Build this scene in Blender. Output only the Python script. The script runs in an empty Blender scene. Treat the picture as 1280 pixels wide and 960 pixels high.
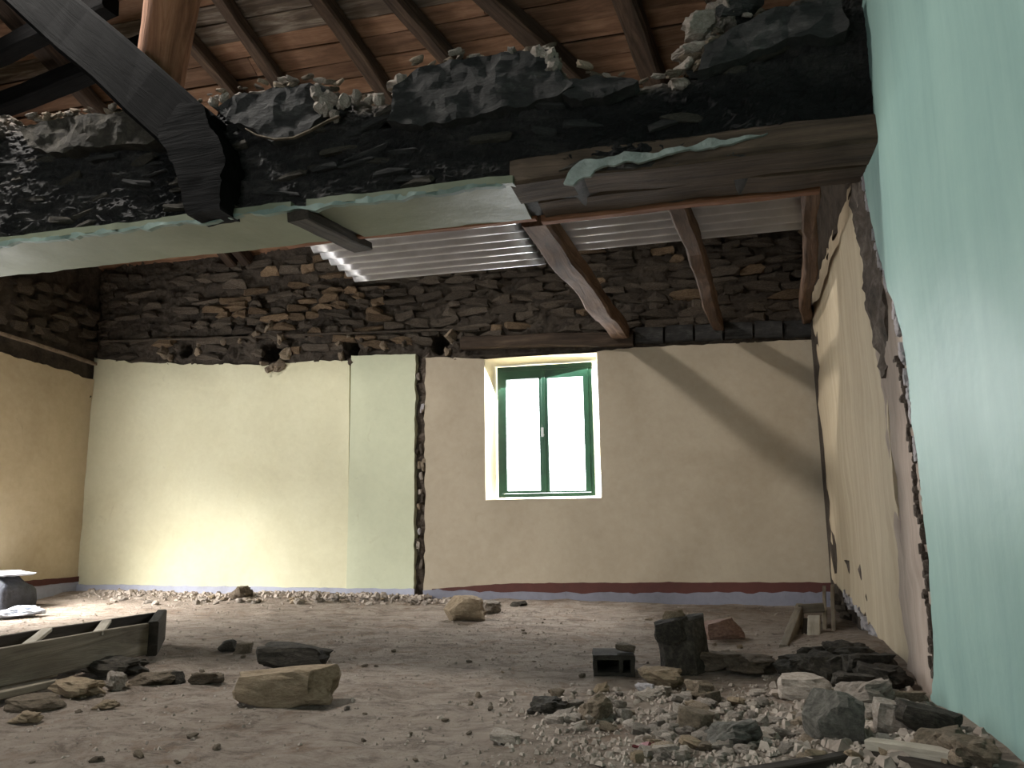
import bpy, bmesh, math, random
from mathutils import Vector, Matrix, noise
from mathutils.geometry import delaunay_2d_cdt
rnd = random.Random(7)
scene = bpy.context.scene
C = scene.collection

# ------------------------------------------------------------------ camera
F = 961.0; EYE = Vector((0, 0, .8))
def _cam_axes():
    v = Vector(((890-640)/F, (480-637)/F, 1)).normalized()
    p = Vector(((1390-640)/F, (480-630)/F, 1))
    z = v.cross(p).normalized()
    if z.y < 0: z = -z
    x = v.cross(z)
    if x.x < 0: x = -x
    return x, v, z
AX, AY, AZ = _cam_axes()
cam_d = bpy.data.cameras.new('camera'); cam = bpy.data.objects.new('camera', cam_d); C.objects.link(cam)
cam_d.sensor_width = 36; cam_d.lens = F/1280*36; cam_d.clip_start = .05
R3 = Matrix((AX, AY, AZ))
M3 = R3 @ Matrix(((1, 0, 0), (0, 1, 0), (0, 0, -1)))
cam.matrix_world = Matrix.Translation(EYE) @ M3.to_4x4()
scene.camera = cam
# ------------------------------------------------------------------ world and light
scene.view_settings.view_transform = 'Standard'; scene.view_settings.look = 'None'
scene.view_settings.gamma = 1; scene.view_settings.exposure = 0.0
w = bpy.data.worlds.new('overcast'); scene.world = w; w.use_nodes = True
w.node_tree.nodes['Background'].inputs[0].default_value = (.93, .97, 1, 1)
w.node_tree.nodes['Background'].inputs[1].default_value = 7.0
def area(name, loc, target, sx, sy, power, col=(1, .97, .93), spread=180):
    d = bpy.data.lights.new(name, 'AREA'); d.shape = 'RECTANGLE'; d.size = sx; d.size_y = sy
    d.energy = power; d.color = col; d.spread = math.radians(spread)
    o = bpy.data.objects.new(name, d); C.objects.link(o); o.location = loc
    o.rotation_euler = (Vector(target)-Vector(loc)).to_track_quat('-Z', 'Y').to_euler()
    return o
D = 7.1            # back wall
XL = -6.65         # left wall
area('daylight_left_doorway', (XL-.12, 4.95, 1.75), (-5.5, 5.65, 0), 1.2, .7, 105, (1, .98, .94), 80)
area('daylight_left_doorway_low', (XL-.15, 4.95, 1.1), (-1.5, 6.0, .6), 1.2, 1.6, 60, (1, .98, .94))
area('daylight_back_window', (-1.6, D+.62, 1.75), (-1.3, 6.2, 0), 1.1, 1.5, 135, (.95, .98, 1))
area('daylight_roof_hole', (-5.0, 2.8, 5.95), (.2, 7.0, 1.4), .55, .45, 420, (1, .96, .9))
area('daylight_near_window', (-3.4, -3.0, 2.3), (-.6, 3.5, 1.0), 2.0, 1.6, 42, (.93, .97, 1))

# ------------------------------------------------------------------ pixel helpers
def ray(px, py): return R3 @ Vector(((px-640)/F, (480-py)/F, 1))
def atY(px, py, y): d = ray(px, py); return EYE + d*(y/d.y)
def atX(px, py, x): d = ray(px, py); return EYE + d*(x/d.x)
def atZ(px, py, z=0): d = ray(px, py); return EYE + d*((z-EYE.z)/d.z)
def depth_of(p): return (Vector(p)-EYE).dot(R3 @ Vector((0, 0, 1)))
def fbm(p, s=1.0, o=4): return noise.fractal(Vector(p)*s, 1.0, 2.0, o)

# ------------------------------------------------------------------ materials
def new_mat(name):
    m = bpy.data.materials.new(name); m.use_nodes = True; nt = m.node_tree
    b = nt.nodes['Principled BSDF']; return m, nt, b
def nd(nt, t, **kw):
    n = nt.nodes.new(t)
    for k, v in kw.items():
        if k in n.inputs: n.inputs[k].default_value = v
        else: setattr(n, k, v)
    return n
def ramp(nt, fac, stops):
    r = nt.nodes.new('ShaderNodeValToRGB'); e = r.color_ramp.elements
    while len(e) < len(stops): e.new(.5)
    for el, (p, c) in zip(e, stops): el.position = p; el.color = (*c, 1)
    nt.links.new(fac, r.inputs[0]); return r.outputs[0]
def mixc(nt, fac, a, b, mode='MIX'):
    n = nt.nodes.new('ShaderNodeMix'); n.data_type = 'RGBA'; n.blend_type = mode
    if isinstance(fac, (int, float)): n.inputs[0].default_value = fac
    else: nt.links.new(fac, n.inputs[0])
    for i, v in ((6, a), (7, b)):
        if isinstance(v, tuple): n.inputs[i].default_value = (*v, 1)
        else: nt.links.new(v, n.inputs[i])
    return n.outputs[2]
def coords(nt, scale=(1, 1, 1), kind='Object'):
    tc = nt.nodes.new('ShaderNodeTexCoord'); mp = nt.nodes.new('ShaderNodeMapping')
    mp.inputs['Scale'].default_value = scale
    nt.links.new(tc.outputs[kind], mp.inputs[0]); return mp.outputs[0]
def ntex(nt, vec, scale, detail=6, rough=.6, dist=0):
    n = nd(nt, 'ShaderNodeTexNoise', Scale=scale, Detail=detail, Roughness=rough, Distortion=dist)
    nt.links.new(vec, n.inputs['Vector']); return n.outputs[0]
def bump(nt, b, h, strength=.4, dist=.02, prev=None):
    n = nd(nt, 'ShaderNodeBump', Strength=strength, Distance=dist); nt.links.new(h, n.inputs['Height'])
    if prev: nt.links.new(prev, n.inputs['Normal'])
    nt.links.new(n.outputs[0], b.inputs['Normal']); return n.outputs[0]
def rand_bright(nt, col, lo, hi):
    oi = nt.nodes.new('ShaderNodeObjectInfo')
    mr = nd(nt, 'ShaderNodeMapRange'); mr.inputs[3].default_value = lo; mr.inputs[4].default_value = hi
    nt.links.new(oi.outputs['Random'], mr.inputs[0])
    hs = nt.nodes.new('ShaderNodeHueSaturation'); nt.links.new(mr.outputs[0], hs.inputs['Value'])
    nt.links.new(col, hs.inputs['Color']); return hs.outputs[0]

def plaster(name, base, dark, light, stain=(.25, .19, .12), streak=0, rough=.85, bs=.25, stain_amt=.5):
    m, nt, b = new_mat(name); v = coords(nt)
    n1 = ntex(nt, v, 1.1, 5, .6, .4); c = ramp(nt, n1, [(.3, dark), (.5, base), (.72, light)])
    n2 = ntex(nt, v, 14, 8, .7); c = mixc(nt, .35, c, ramp(nt, n2, [(.25, dark), (.7, light)]), 'MIX')
    n3 = ntex(nt, v, 5.5, 3, .6, 1.5); s = nd(nt, 'ShaderNodeMapRange'); s.inputs[1].default_value = .66; s.inputs[2].default_value = .8
    s.inputs[4].default_value = stain_amt
    nt.links.new(n3, s.inputs[0]); c = mixc(nt, s.outputs[0], c, stain)
    if streak:
        v2 = coords(nt, (5, 5, .35)); n4 = ntex(nt, v2, 1.6, 5, .6, .3)
        c = mixc(nt, streak, c, ramp(nt, n4, [(.35, dark), (.65, light)]))
    nt.links.new(c, b.inputs['Base Color']); b.inputs['Roughness'].default_value = rough; b.inputs['Specular IOR Level'].default_value = .3
    p = bump(nt, b, ntex(nt, v, 1.6, 4, .5, .1), .35, .06); bump(nt, b, ntex(nt, v, 30, 6, .65), bs*.6, .01, p)
    return m
M = {}
M['cream'] = plaster('cream plaster', (.59, .555, .385), (.50, .46, .31), (.65, .62, .45), stain_amt=.2)
M['cream_green'] = plaster('greenish cream plaster', (.52, .53, .38), (.45, .46, .33), (.57, .58, .43), stain_amt=.2)
M['beige'] = plaster('beige plaster', (.40, .335, .25), (.33, .27, .195), (.46, .395, .30), stain_amt=.2)
M['beige_left'] = plaster('brownish cream plaster', (.47, .38, .25), (.37, .29, .18), (.55, .46, .31), stain_amt=.3)
M['beige_right'] = plaster('streaked beige plaster', (.42, .34, .235), (.33, .26, .175), (.50, .42, .30), streak=.5, stain_amt=.25)
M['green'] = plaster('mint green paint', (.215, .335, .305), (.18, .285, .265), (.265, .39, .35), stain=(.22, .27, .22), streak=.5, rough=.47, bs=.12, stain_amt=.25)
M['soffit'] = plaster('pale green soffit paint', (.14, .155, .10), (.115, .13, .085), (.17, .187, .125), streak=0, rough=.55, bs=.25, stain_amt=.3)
M['blue_band'] = plaster('blue grey skirting paint', (.36, .37, .45), (.25, .25, .29), (.45, .46, .55), stain=(.15, .13, .13), stain_amt=.7)
M['maroon'] = plaster('maroon skirting paint', (.085, .032, .026), (.06, .023, .02), (.115, .042, .034), stain=(.05, .04, .03))
M['lip'] = plaster('dull mint paint edge', (.115, .165, .14), (.06, .085, .07), (.19, .26, .225), rough=.6)
M['blue_dark'] = plaster('darker blue grey skirting', (.20, .20, .245), (.13, .13, .15), (.26, .26, .31), stain=(.10, .09, .085), stain_amt=.7)  # darker version of the blue grey, for the right stretch of skirting
M['reveal'] = plaster('cream window reveal', (.72, .62, .42), (.62, .52, .34), (.80, .72, .52), stain_amt=.15)

def rock_mat(name, stops, scale=9, lo=.7, hi=1.2, rough=.95, bs=.7, aniso=(1, 1, 1), bd=.03, kind='Object'):
    m, nt, b = new_mat(name); v = coords(nt, aniso, kind); n1 = ntex(nt, v, scale, 8, .7, .3)
    c = ramp(nt, n1, stops)
    oi = nt.nodes.new('ShaderNodeObjectInfo')
    nt.links.new(rand_bright(nt, c, lo, hi), b.inputs['Base Color']); b.inputs['Roughness'].default_value = rough
    b.inputs['Specular IOR Level'].default_value = .25
    bump(nt, b, ntex(nt, v, scale*2.5, 9, .75), bs, bd); return m
M['stone_dark'] = rock_mat('sooty rubble stone', [(.3, (.05, .039, .03)), (.5, (.098, .078, .06)), (.72, (.16, .128, .095))], 14, .65, 1.25)
M['stone_ochre'] = rock_mat('ochre rubble stone', [(.3, (.08, .055, .035)), (.5, (.19, .13, .08)), (.75, (.30, .21, .13))], 14, .6, 1.3)
M['mortar_dark'] = rock_mat('sooty earth mortar', [(.3, (.035, .028, .022)), (.5, (.08, .063, .049)), (.75, (.13, .105, .08))], 7, 1, 1, bs=1, bd=.06)
M['mortar_tan'] = rock_mat('tan broken mortar', [(.3, (.12, .09, .065)), (.5, (.27, .21, .15)), (.75, (.42, .33, .24))], 12, .8, 1.2)
M['rubble_pale'] = rock_mat('pale broken mortar', [(.25, (.20, .165, .135)), (.5, (.37, .315, .265)), (.75, (.55, .49, .43))], 9, .6, 1.2)
M['rubble_brown'] = rock_mat('brown stone lump', [(.25, (.07, .055, .04)), (.5, (.16, .125, .09)), (.75, (.27, .21, .15))], 9, .7, 1.25)
M['rubble_black'] = rock_mat('soot blackened stone', [(.25, (.018, .016, .013)), (.5, (.05, .043, .034)), (.75, (.11, .095, .072))], 9, .8, 1.2)
M['rubble_tan'] = rock_mat('tan stone', [(.25, (.16, .115, .075)), (.5, (.29, .22, .145)), (.75, (.42, .33, .23))], 9, .85, 1.15)
M['scar'] = rock_mat('pinkish plaster scar', [(.22, (.07, .05, .04)), (.36, (.27, .215, .18)), (.7, (.38, .315, .265))], 3.2, 1, 1, aniso=(1, 4.5, .7), bs=.4)
M['scar_dark'] = rock_mat('dark earth scar', [(.3, (.03, .024, .02)), (.5, (.09, .07, .055)), (.75, (.22, .18, .15))], 8, 1, 1)
M['white_crumb'] = rock_mat('white plaster edge', [(.3, (.36, .33, .34)), (.6, (.58, .54, .55))], 14, .85, 1.1)
M['streak'] = rock_mat('pale mint grey plaster streak', [(.3, (.15, .17, .155)), (.6, (.27, .31, .285))], 14, 1, 1)
M['dust_grit'] = rock_mat('dusty grit', [(.25, (.16, .13, .105)), (.5, (.34, .285, .24)), (.75, (.48, .42, .36))], 5, 1, 1, bs=.3)
M['rubble_grey'] = rock_mat('dark grey stone', [(.3, (.06, .057, .05)), (.5, (.13, .122, .105)), (.75, (.23, .215, .19))], 8, .9, 1.1)
M['slab'] = rock_mat('grey sooty render slab', [(.3, (.018, .0175, .017)), (.55, (.045, .043, .041)), (.8, (.12, .115, .107))], 6, .9, 1.1, aniso=(1, 1, 2.4), bd=.05)

def wood(name, stops, lo=.7, hi=1.25, rough=.85, scale=1.6, bs=.5, spec=.25):
    m, nt, b = new_mat(name); v = coords(nt, (1, 11, 11))
    oi = nt.nodes.new('ShaderNodeObjectInfo'); ad = nt.nodes.new('ShaderNodeVectorMath'); ad.operation = 'ADD'
    ml = nt.nodes.new('ShaderNodeVectorMath'); ml.operation = 'SCALE'; ml.inputs['Scale'].default_value = 37
    cb = nt.nodes.new('ShaderNodeCombineXYZ')
    for i in range(3): nt.links.new(oi.outputs['Random'], cb.inputs[i])
    nt.links.new(cb.outputs[0], ml.inputs[0]); nt.links.new(v, ad.inputs[0]); nt.links.new(ml.outputs[0], ad.inputs[1])
    n1 = ntex(nt, ad.outputs[0], scale, 8, .65, .8); c = ramp(nt, n1, stops)
    v2 = coords(nt, (1.5, 3, 3)); n2 = ntex(nt, v2, 2.0, 5, .6, .5)
    c = mixc(nt, .55, c, ramp(nt, n2, [(.3, tuple(x*.35 for x in (1, .9, .8))), (.65, (1, 1, 1))]), 'MULTIPLY')
    nt.links.new(rand_bright(nt, c, lo, hi), b.inputs['Base Color']); b.inputs['Roughness'].default_value = rough
    b.inputs['Specular IOR Level'].default_value = spec
    bump(nt, b, n1, bs, .02); return m
M['plank'] = wood('roof plank wood', [(.25, (.085, .042, .023)), (.5, (.20, .108, .063)), (.75, (.30, .18, .115))], .65, 1.25)
M['plank_grey'] = wood('weathered grey plank', [(.25, (.05, .035, .026)), (.5, (.13, .095, .07)), (.72, (.33, .28, .225))], .8, 1.1)
M['rafter'] = wood('old rafter wood', [(.3, (.022, .014, .009)), (.55, (.065, .04, .026)), (.8, (.15, .098, .065))])
M['joist'] = wood('brown joist wood', [(.3, (.045, .026, .017)), (.55, (.12, .072, .047)), (.8, (.25, .16, .11))])
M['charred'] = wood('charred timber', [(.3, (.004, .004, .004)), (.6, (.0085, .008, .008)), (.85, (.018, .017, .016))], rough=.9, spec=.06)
M['log'] = wood('orange brown log', [(.25, (.10, .042, .022)), (.5, (.27, .125, .065)), (.8, (.40, .21, .12))], .95, 1.05)
M['orange_wood'] = wood('red brown board', [(.3, (.13, .055, .03)), (.6, (.27, .125, .07)), (.8, (.36, .19, .11))])
M['lintel_wood'] = wood('old lintel timber', [(.3, (.028, .019, .013)), (.55, (.085, .058, .04)), (.8, (.17, .12, .085))])
M['grey_wood'] = wood('dusty grey wood', [(.3, (.12, .10, .075)), (.55, (.24, .205, .155)), (.8, (.38, .335, .26))], .9, 1.1)
M['dusty_edge'] = wood('dusty pale board', [(.3, (.30, .265, .21)), (.6, (.46, .42, .35)), (.8, (.58, .54, .46))], .9, 1.1)
M['dark_wood'] = wood('dark board', [(.3, (.015, .012, .009)), (.6, (.045, .036, .027)), (.8, (.09, .07, .055))])

# green window paint, glass, metal, plastic
m, nt, b = new_mat('dark green gloss paint'); v = coords(nt); n1 = ntex(nt, v, 6, 5)
nt.links.new(ramp(nt, n1, [(.3, (.004, .040, .02)), (.7, (.012, .075, .036))]), b.inputs['Base Color']); b.inputs['Roughness'].default_value = .45
M['win_green'] = m
m, nt, b = new_mat('window glass'); b.inputs['Roughness'].default_value = .05
gl = nt.nodes.new('ShaderNodeBsdfGlossy'); gl.inputs['Roughness'].default_value = .05
tr = nt.nodes.new('ShaderNodeBsdfTransparent'); mx = nt.nodes.new('ShaderNodeMixShader'); mx.inputs[0].default_value = .08
nt.links.new(tr.outputs[0], mx.inputs[1]); nt.links.new(gl.outputs[0], mx.inputs[2]); nt.links.new(mx.outputs[0], nt.nodes['Material Output'].inputs[0])
M['glass'] = m
m, nt, b = new_mat('galvanised metal'); v = coords(nt); n1 = ntex(nt, v, 3, 6, .6)
nt.links.new(ramp(nt, n1, [(.3, (.5, .49, .48)), (.7, (.78, .78, .80))]), b.inputs['Base Color']); b.inputs['Metallic'].default_value = .9
nt.links.new(ramp(nt, n1, [(.3, (.42,)*3), (.7, (.28,)*3)]), b.inputs['Roughness']); M['metal'] = m
m, nt, b = new_mat('worn steel'); b.inputs['Base Color'].default_value = (.45, .45, .43, 1); b.inputs['Metallic'].default_value = .8; b.inputs['Roughness'].default_value = .4; M['steel'] = m
m, nt, b = new_mat('dark blue grey sack'); v = coords(nt); n1 = ntex(nt, v, 9, 6)
nt.links.new(ramp(nt, n1, [(.3, (.02, .023, .033)), (.7, (.05, .056, .075))]), b.inputs['Base Color']); b.inputs['Roughness'].default_value = .55; bump(nt, b, n1, .5, .03); M['sack'] = m
m, nt, b = new_mat('white plastic sheet'); b.inputs['Base Color'].default_value = (.62, .66, .76, 1); b.inputs['Roughness'].default_value = .35; M['white_sheet'] = m
m, nt, b = new_mat('dark red scrap'); b.inputs['Base Color'].default_value = (.14, .02, .022, 1); b.inputs['Roughness'].default_value = .7; M['red'] = m
m, nt, b = new_mat('terracotta'); v = coords(nt); n1 = ntex(nt, v, 12, 6)
nt.links.new(ramp(nt, n1, [(.3, (.11, .06, .045)), (.7, (.26, .16, .12))]), b.inputs['Base Color']); b.inputs['Roughness'].default_value = .9; M['terracotta'] = m

# floor
m, nt, b = new_mat('dusty debris floor'); v = coords(nt)
c = ramp(nt, ntex(nt, v, .9, 6, .65, .5), [(.32, (.31, .24, .185)), (.5, (.44, .36, .295)), (.68, (.52, .44, .37))])
c2 = ramp(nt, ntex(nt, v, 9, 10, .75, .6), [(.3, (.20, .155, .125)), (.48, (.42, .345, .285)), (.7, (.58, .51, .44))])
c = mixc(nt, .5, c, c2)
n5 = ntex(nt, v, 26, 6, .7, .3); s = nd(nt, 'ShaderNodeMapRange'); s.inputs[1].default_value = .6; s.inputs[2].default_value = .7; s.inputs[4].default_value = .75
nt.links.new(n5, s.inputs[0]); c = mixc(nt, s.outputs[0], c, (.10, .07, .05))
n6 = ntex(nt, v, 3.3, 6, .7, 1.2); s2 = nd(nt, 'ShaderNodeMapRange'); s2.inputs[1].default_value = .53; s2.inputs[2].default_value = .66; s2.inputs[4].default_value = .65
nt.links.new(n6, s2.inputs[0]); c = mixc(nt, s2.outputs[0], c, (.25, .16, .105))
n7 = ntex(nt, coords(nt, (.7, 1.3, 1)), 6.5, 9, .8, .8); s3 = nd(nt, 'ShaderNodeMapRange'); s3.inputs[1].default_value = .49; s3.inputs[2].default_value = .6; s3.inputs[4].default_value = .6
nt.links.new(n7, s3.inputs[0]); c = mixc(nt, s3.outputs[0], c, (.13, .10, .08))
nt.links.new(c, b.inputs['Base Color']); b.inputs['Roughness'].default_value = .95; b.inputs['Specular IOR Level'].default_value = .15
p = bump(nt, b, ntex(nt, v, 11, 10, .78, .4), 1.0, .09); bump(nt, b, ntex(nt, v, 60, 6, .7), .6, .012, p)
M['floor'] = m

# cross wall: sooty hacked render, colour attribute r = fresh pale mortar, g = soot, plus a black column below the brace
m, nt, b = new_mat('hacked sooty render'); v = coords(nt, (1, 1, 2.6))
c = ramp(nt, ntex(nt, v, 7, 9, .7, .5), [(.3, (.012, .011, .011)), (.5, (.036, .033, .031)), (.75, (.11, .098, .088))])
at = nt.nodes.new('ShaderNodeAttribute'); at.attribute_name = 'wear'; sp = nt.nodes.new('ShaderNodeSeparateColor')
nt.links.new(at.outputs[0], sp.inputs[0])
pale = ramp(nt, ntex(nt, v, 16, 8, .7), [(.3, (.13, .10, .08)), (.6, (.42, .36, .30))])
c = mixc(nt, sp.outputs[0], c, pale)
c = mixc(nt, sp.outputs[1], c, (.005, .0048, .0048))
nt.links.new(c, b.inputs['Base Color']); b.inputs['Roughness'].default_value = .75; b.inputs['Specular IOR Level'].default_value = .3
p = bump(nt, b, ntex(nt, v, 12, 10, .75, 1.2), 1.0, .06); bump(nt, b, ntex(nt, v, 45, 6, .7), .6, .015, p)
M['render'] = m

# ------------------------------------------------------------------ object helpers
def link(o, parent=None):
    C.objects.link(o)
    if parent: o.parent = parent
    return o
def obj(name, me, mat, parent=None, smooth=False):
    o = bpy.data.objects.new(name, me)
    if mat and len(me.materials) == 0: me.materials.append(M[mat])
    if smooth:
        for p in me.polygons: p.use_smooth = True
    return link(o, parent)
def from_bm(bm, name='mesh'):
    bmesh.ops.recalc_face_normals(bm, faces=bm.faces)
    me = bpy.data.meshes.new(name); bm.to_mesh(me); bm.free(); return me
def pyd(name, v, f):
    me = bpy.data.meshes.new(name); me.from_pydata([tuple(x) for x in v], [], f); me.update(); return me
def tag(o, label, cat, group=None, kind=None):
    o['label'] = label; o['category'] = cat
    if group: o['group'] = group
    if kind: o['kind'] = kind
    return o
def struct(o): o['kind'] = 'structure'; return o
def empty(name, loc=(0, 0, 0), rz=0):
    o = bpy.data.objects.new(name, None); C.objects.link(o); o.location = loc; o.rotation_euler = (0, 0, rz); o.empty_display_size = .1; return o
def box_bm(bm, x0, x1, y0, y1, z0, z1, mtx=None):
    r = bmesh.ops.create_cube(bm, size=1)
    for q in r['verts']:
        q.co = Vector(((x0+x1)/2+q.co.x*(x1-x0), (y0+y1)/2+q.co.y*(y1-y0), (z0+z1)/2+q.co.z*(z1-z0)))
        if mtx: q.co = mtx @ q.co
    return r['verts']
def box(name, x0, x1, y0, y1, z0, z1, mat, parent=None, bev=0):
    bm = bmesh.new(); box_bm(bm, x0, x1, y0, y1, z0, z1)
    if bev: bmesh.ops.bevel(bm, geom=bm.edges[:], offset=bev, segments=1, affect='EDGES')
    return obj(name, from_bm(bm), mat, parent)

def in_poly(x, y, P):
    c = False; j = len(P)-1
    for i in range(len(P)):
        xi, yi = P[i]; xj, yj = P[j]
        if (yi > y) != (yj > y) and x < (xj-xi)*(y-yi)/(yj-yi)+xi: c = not c
        j = i
    return c
def rough_line(P, step, amp, closed=True, skip=()):
    out = []; n = len(P)
    for i in range(n if closed else n-1):
        a = Vector(P[i]).to_2d(); b_ = Vector(P[(i+1) % n]).to_2d(); L = (b_-a).length
        k = max(1, int(L/step)); nv = Vector((-(b_-a).y, (b_-a).x))/max(L, 1e-6)
        for t in range(k):
            q = a.lerp(b_, t/k)
            if i not in skip and t > 0: q = q+nv*amp*(fbm((q.x*9, q.y*9, i*3.1), 1, 3)*1.6)
            out.append((q.x, q.y))
    return out
def sheet(name, outline, to3d, thick, mat, parent=None, res=.12, amp=.006, step=.05, edge=.012, hole=None, skip=(), nscale=2.0, smooth=True):
    """rough-edged plate: outline in the 2-D plane, to3d(u, v, w) maps it; w<0 is behind"""
    P = rough_line(outline, step, edge, True, skip)
    pts = [Vector(p) for p in P]; n = len(pts); ed = [(i, (i+1) % n) for i in range(n)]
    if hole:
        k0 = len(pts); H = [Vector(h) for h in rough_line(hole, .1, 0)]; pts += H; ed += [(k0+i, k0+(i+1) % len(H)) for i in range(len(H))]
    xs = [p[0] for p in P]; ys = [p[1] for p in P]
    nx = int((max(xs)-min(xs))/res); ny = int((max(ys)-min(ys))/res)
    for i in range(nx+1):
        for j in range(ny+1):
            x = min(xs)+(i+.5+rnd.uniform(-.2, .2))*res; y = min(ys)+(j+.5+rnd.uniform(-.2, .2))*res
            if in_poly(x, y, P) and not (hole and in_poly(x, y, hole)): pts.append(Vector((x, y)))
    vs, es, fs, *_ = delaunay_2d_cdt(pts, ed, [], 0, 1e-5)
    faces = []
    for f in fs:
        cx = sum(vs[i].x for i in f)/len(f); cy = sum(vs[i].y for i in f)/len(f)
        if in_poly(cx, cy, P) and not (hole and in_poly(cx, cy, hole)): faces.append(f)
    V = [to3d(q.x, q.y, amp*fbm((q.x, q.y, .3), nscale, 4)) for q in vs]
    bm = bmesh.new(); bv = [bm.verts.new(q) for q in V]
    for f in faces:
        try: bm.faces.new([bv[i] for i in f])
        except ValueError: pass
    if thick:
        be = [e for e in bm.edges if len(e.link_faces) == 1]
        r = bmesh.ops.extrude_edge_only(bm, edges=be)
        off = Vector(to3d(0, 0, -thick))-Vector(to3d(0, 0, 0))
        for g in r['geom']:
            if isinstance(g, bmesh.types.BMVert): g.co += off
    bmesh.ops.delete(bm, geom=[q for q in bm.verts if not q.link_faces], context='VERTS')
    me = from_bm(bm); o = obj(name, me, mat, parent, smooth)
    if smooth: me.set_sharp_from_angle(angle=math.radians(35))
    return o

def rock_mesh(seed, cuts=2, amp=.16, boxy=.55, sub=False, asp=(1, 1, 1)):
    r = random.Random(seed); bm = bmesh.new()
    bmesh.ops.create_cube(bm, size=1)
    bmesh.ops.subdivide_edges(bm, edges=bm.edges[:], cuts=cuts, use_grid_fill=True)
    off = Vector((r.uniform(0, 50), r.uniform(0, 50), r.uniform(0, 50)))
    cutn = [(Vector((r.uniform(-1, 1), r.uniform(-1, 1), r.uniform(-1, 1))).normalized(), r.uniform(.38, .56)) for _ in range(5)]
    for q in bm.verts:
        s = q.co.normalized()*.56
        p = s.lerp(q.co, boxy)
        for nn, d in cutn:
            k = p.dot(nn)-d
            if k > 0: p = p-nn*k
        k = fbm(q.co*1.9+off, 1, 4)
        q.co = p*(1+amp*1.5*k)
    me = from_bm(bm); return me
VAR = [rock_mesh(i, 1, .22, .75) for i in range(10)]
LUMP = [rock_mesh(40+i, 2, .28, .35) for i in range(10)]
BLOCK = [rock_mesh(80+i, 5, .12, .8) for i in range(6)]
BIG = [rock_mesh(100+i, 6, .3, .5) for i in range(6)]
_mc = {}
def with_mat(me, mat):
    k = (me.name, mat)
    if k not in _mc:
        c = me.copy(); c.materials.clear(); c.materials.append(M[mat]); _mc[k] = c
    return _mc[k]

# floor relief
def fz(x, y):
    z = .016*fbm((x, y, 0), .9, 3)+.012*fbm((x, y, 5), 5, 4)
    z += .10*math.exp(-((x-.85)/.42)**2-((y-2.7)/.75)**2)
    z += .09*math.exp(-((x-.85)/.45)**2-((y-4.6)/.7)**2)
    if x < -2.6: z += .035*math.exp(-((y-6.95)/.22)**2)
    z += .03*math.exp(-((x+.15)/.7)**2-((y-2.75)/.35)**2)
    return z

# ------------------------------------------------------------------ structure: floor
def build_floor():
    xs = [XL-.05+i*.05 for i in range(int((1.1-XL)/.05)+1)]; ys = [-3.1+i*.1 for i in range(46)]+[1.5+i*.05 for i in range(1, 116)]
    V = [(x, y, fz(x, y)) for y in ys for x in xs]; n = len(xs)
    Fc = [(j*n+i, j*n+i+1, (j+1)*n+i+1, (j+1)*n+i) for j in range(len(ys)-1) for i in range(n-1)]
    struct(obj('floor', pyd('floor', V, Fc), 'floor', smooth=True))
build_floor()

# ------------------------------------------------------------------ back wall
def bw(u, v, w_): return Vector((u, D-.02-w_, v))      # w_>0 comes towards the room
def bpx(px, py, y=D-.02): p = atY(px, py, y); return (p.x, p.z)
win_o = [bpx(607, 625), bpx(752, 623), bpx(746, 440), bpx(609, 449)]
hx0, hx1 = win_o[0][0], win_o[1][0]; hz0, hz1 = win_o[0][1], (win_o[2][1]+win_o[3][1])/2
WT = 3.75
def wall_with_hole():
    bm = bmesh.new()
    y0, y1 = D+.3, D+.5
    box_bm(bm, XL-.4, hx0-.03, y0, y1, -.2, WT); box_bm(bm, hx1+.03, 1.4, y0, y1, -.2, WT)
    box_bm(bm, hx0-.03, hx1+.03, y0, y1, -.2, hz0-.02); box_bm(bm, hx0-.03, hx1+.03, y0, y1, hz1+.02, WT)
    return struct(obj('wall_back', from_bm(bm), 'mortar_dark'))
WB = wall_with_hole()
# plaster coats
t0 = [bpx(105, 448), bpx(160, 453), bpx(250, 455), bpx(330, 456), bpx(400, 450), bpx(437, 451)]
zb = -.06
seam = bpx(437, 600)[0]; seam_t = bpx(437, 451)
crk0 = bpx(519, 600)[0]; crk1 = bpx(531, 600)[0]
sheet('plaster_coat', [(XL-.02, zb), (seam, zb), seam_t, t0[4], t0[3], t0[2], t0[1], (XL-.02, t0[0][1])], bw, .3, 'cream', WB, res=.16, amp=.02, skip=(0, 1, 7))
sheet('plaster_coat', [(seam, zb), (crk0, zb), (crk0, bpx(519, 443)[1]), (seam, bpx(440, 445)[1])], lambda u, v, w_: bw(u, v, w_+.02), .3, 'cream_green', WB, res=.16, amp=.01, edge=.008, skip=(0, 3))
rt = [bpx(1015, 425), bpx(900, 429), bpx(800, 434), bpx(765, 438)]
sheet('plaster_coat', [(crk1, zb), (.97, zb), (.97, rt[0][1]), rt[1], rt[2], rt[3], (hx1+.02, hz1+.005), (hx1+.001, hz1+.002), (hx1+.001, hz0), (hx0-.001, hz0), (hx0-.001, hz1), (hx0-.06, hz1+.01), bpx(570, 447), (crk1, bpx(535, 447)[1])],
      bw, .3, 'beige', WB, res=.16, amp=.014, skip=(0, 1, 6, 7, 8, 9, 10))
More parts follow.
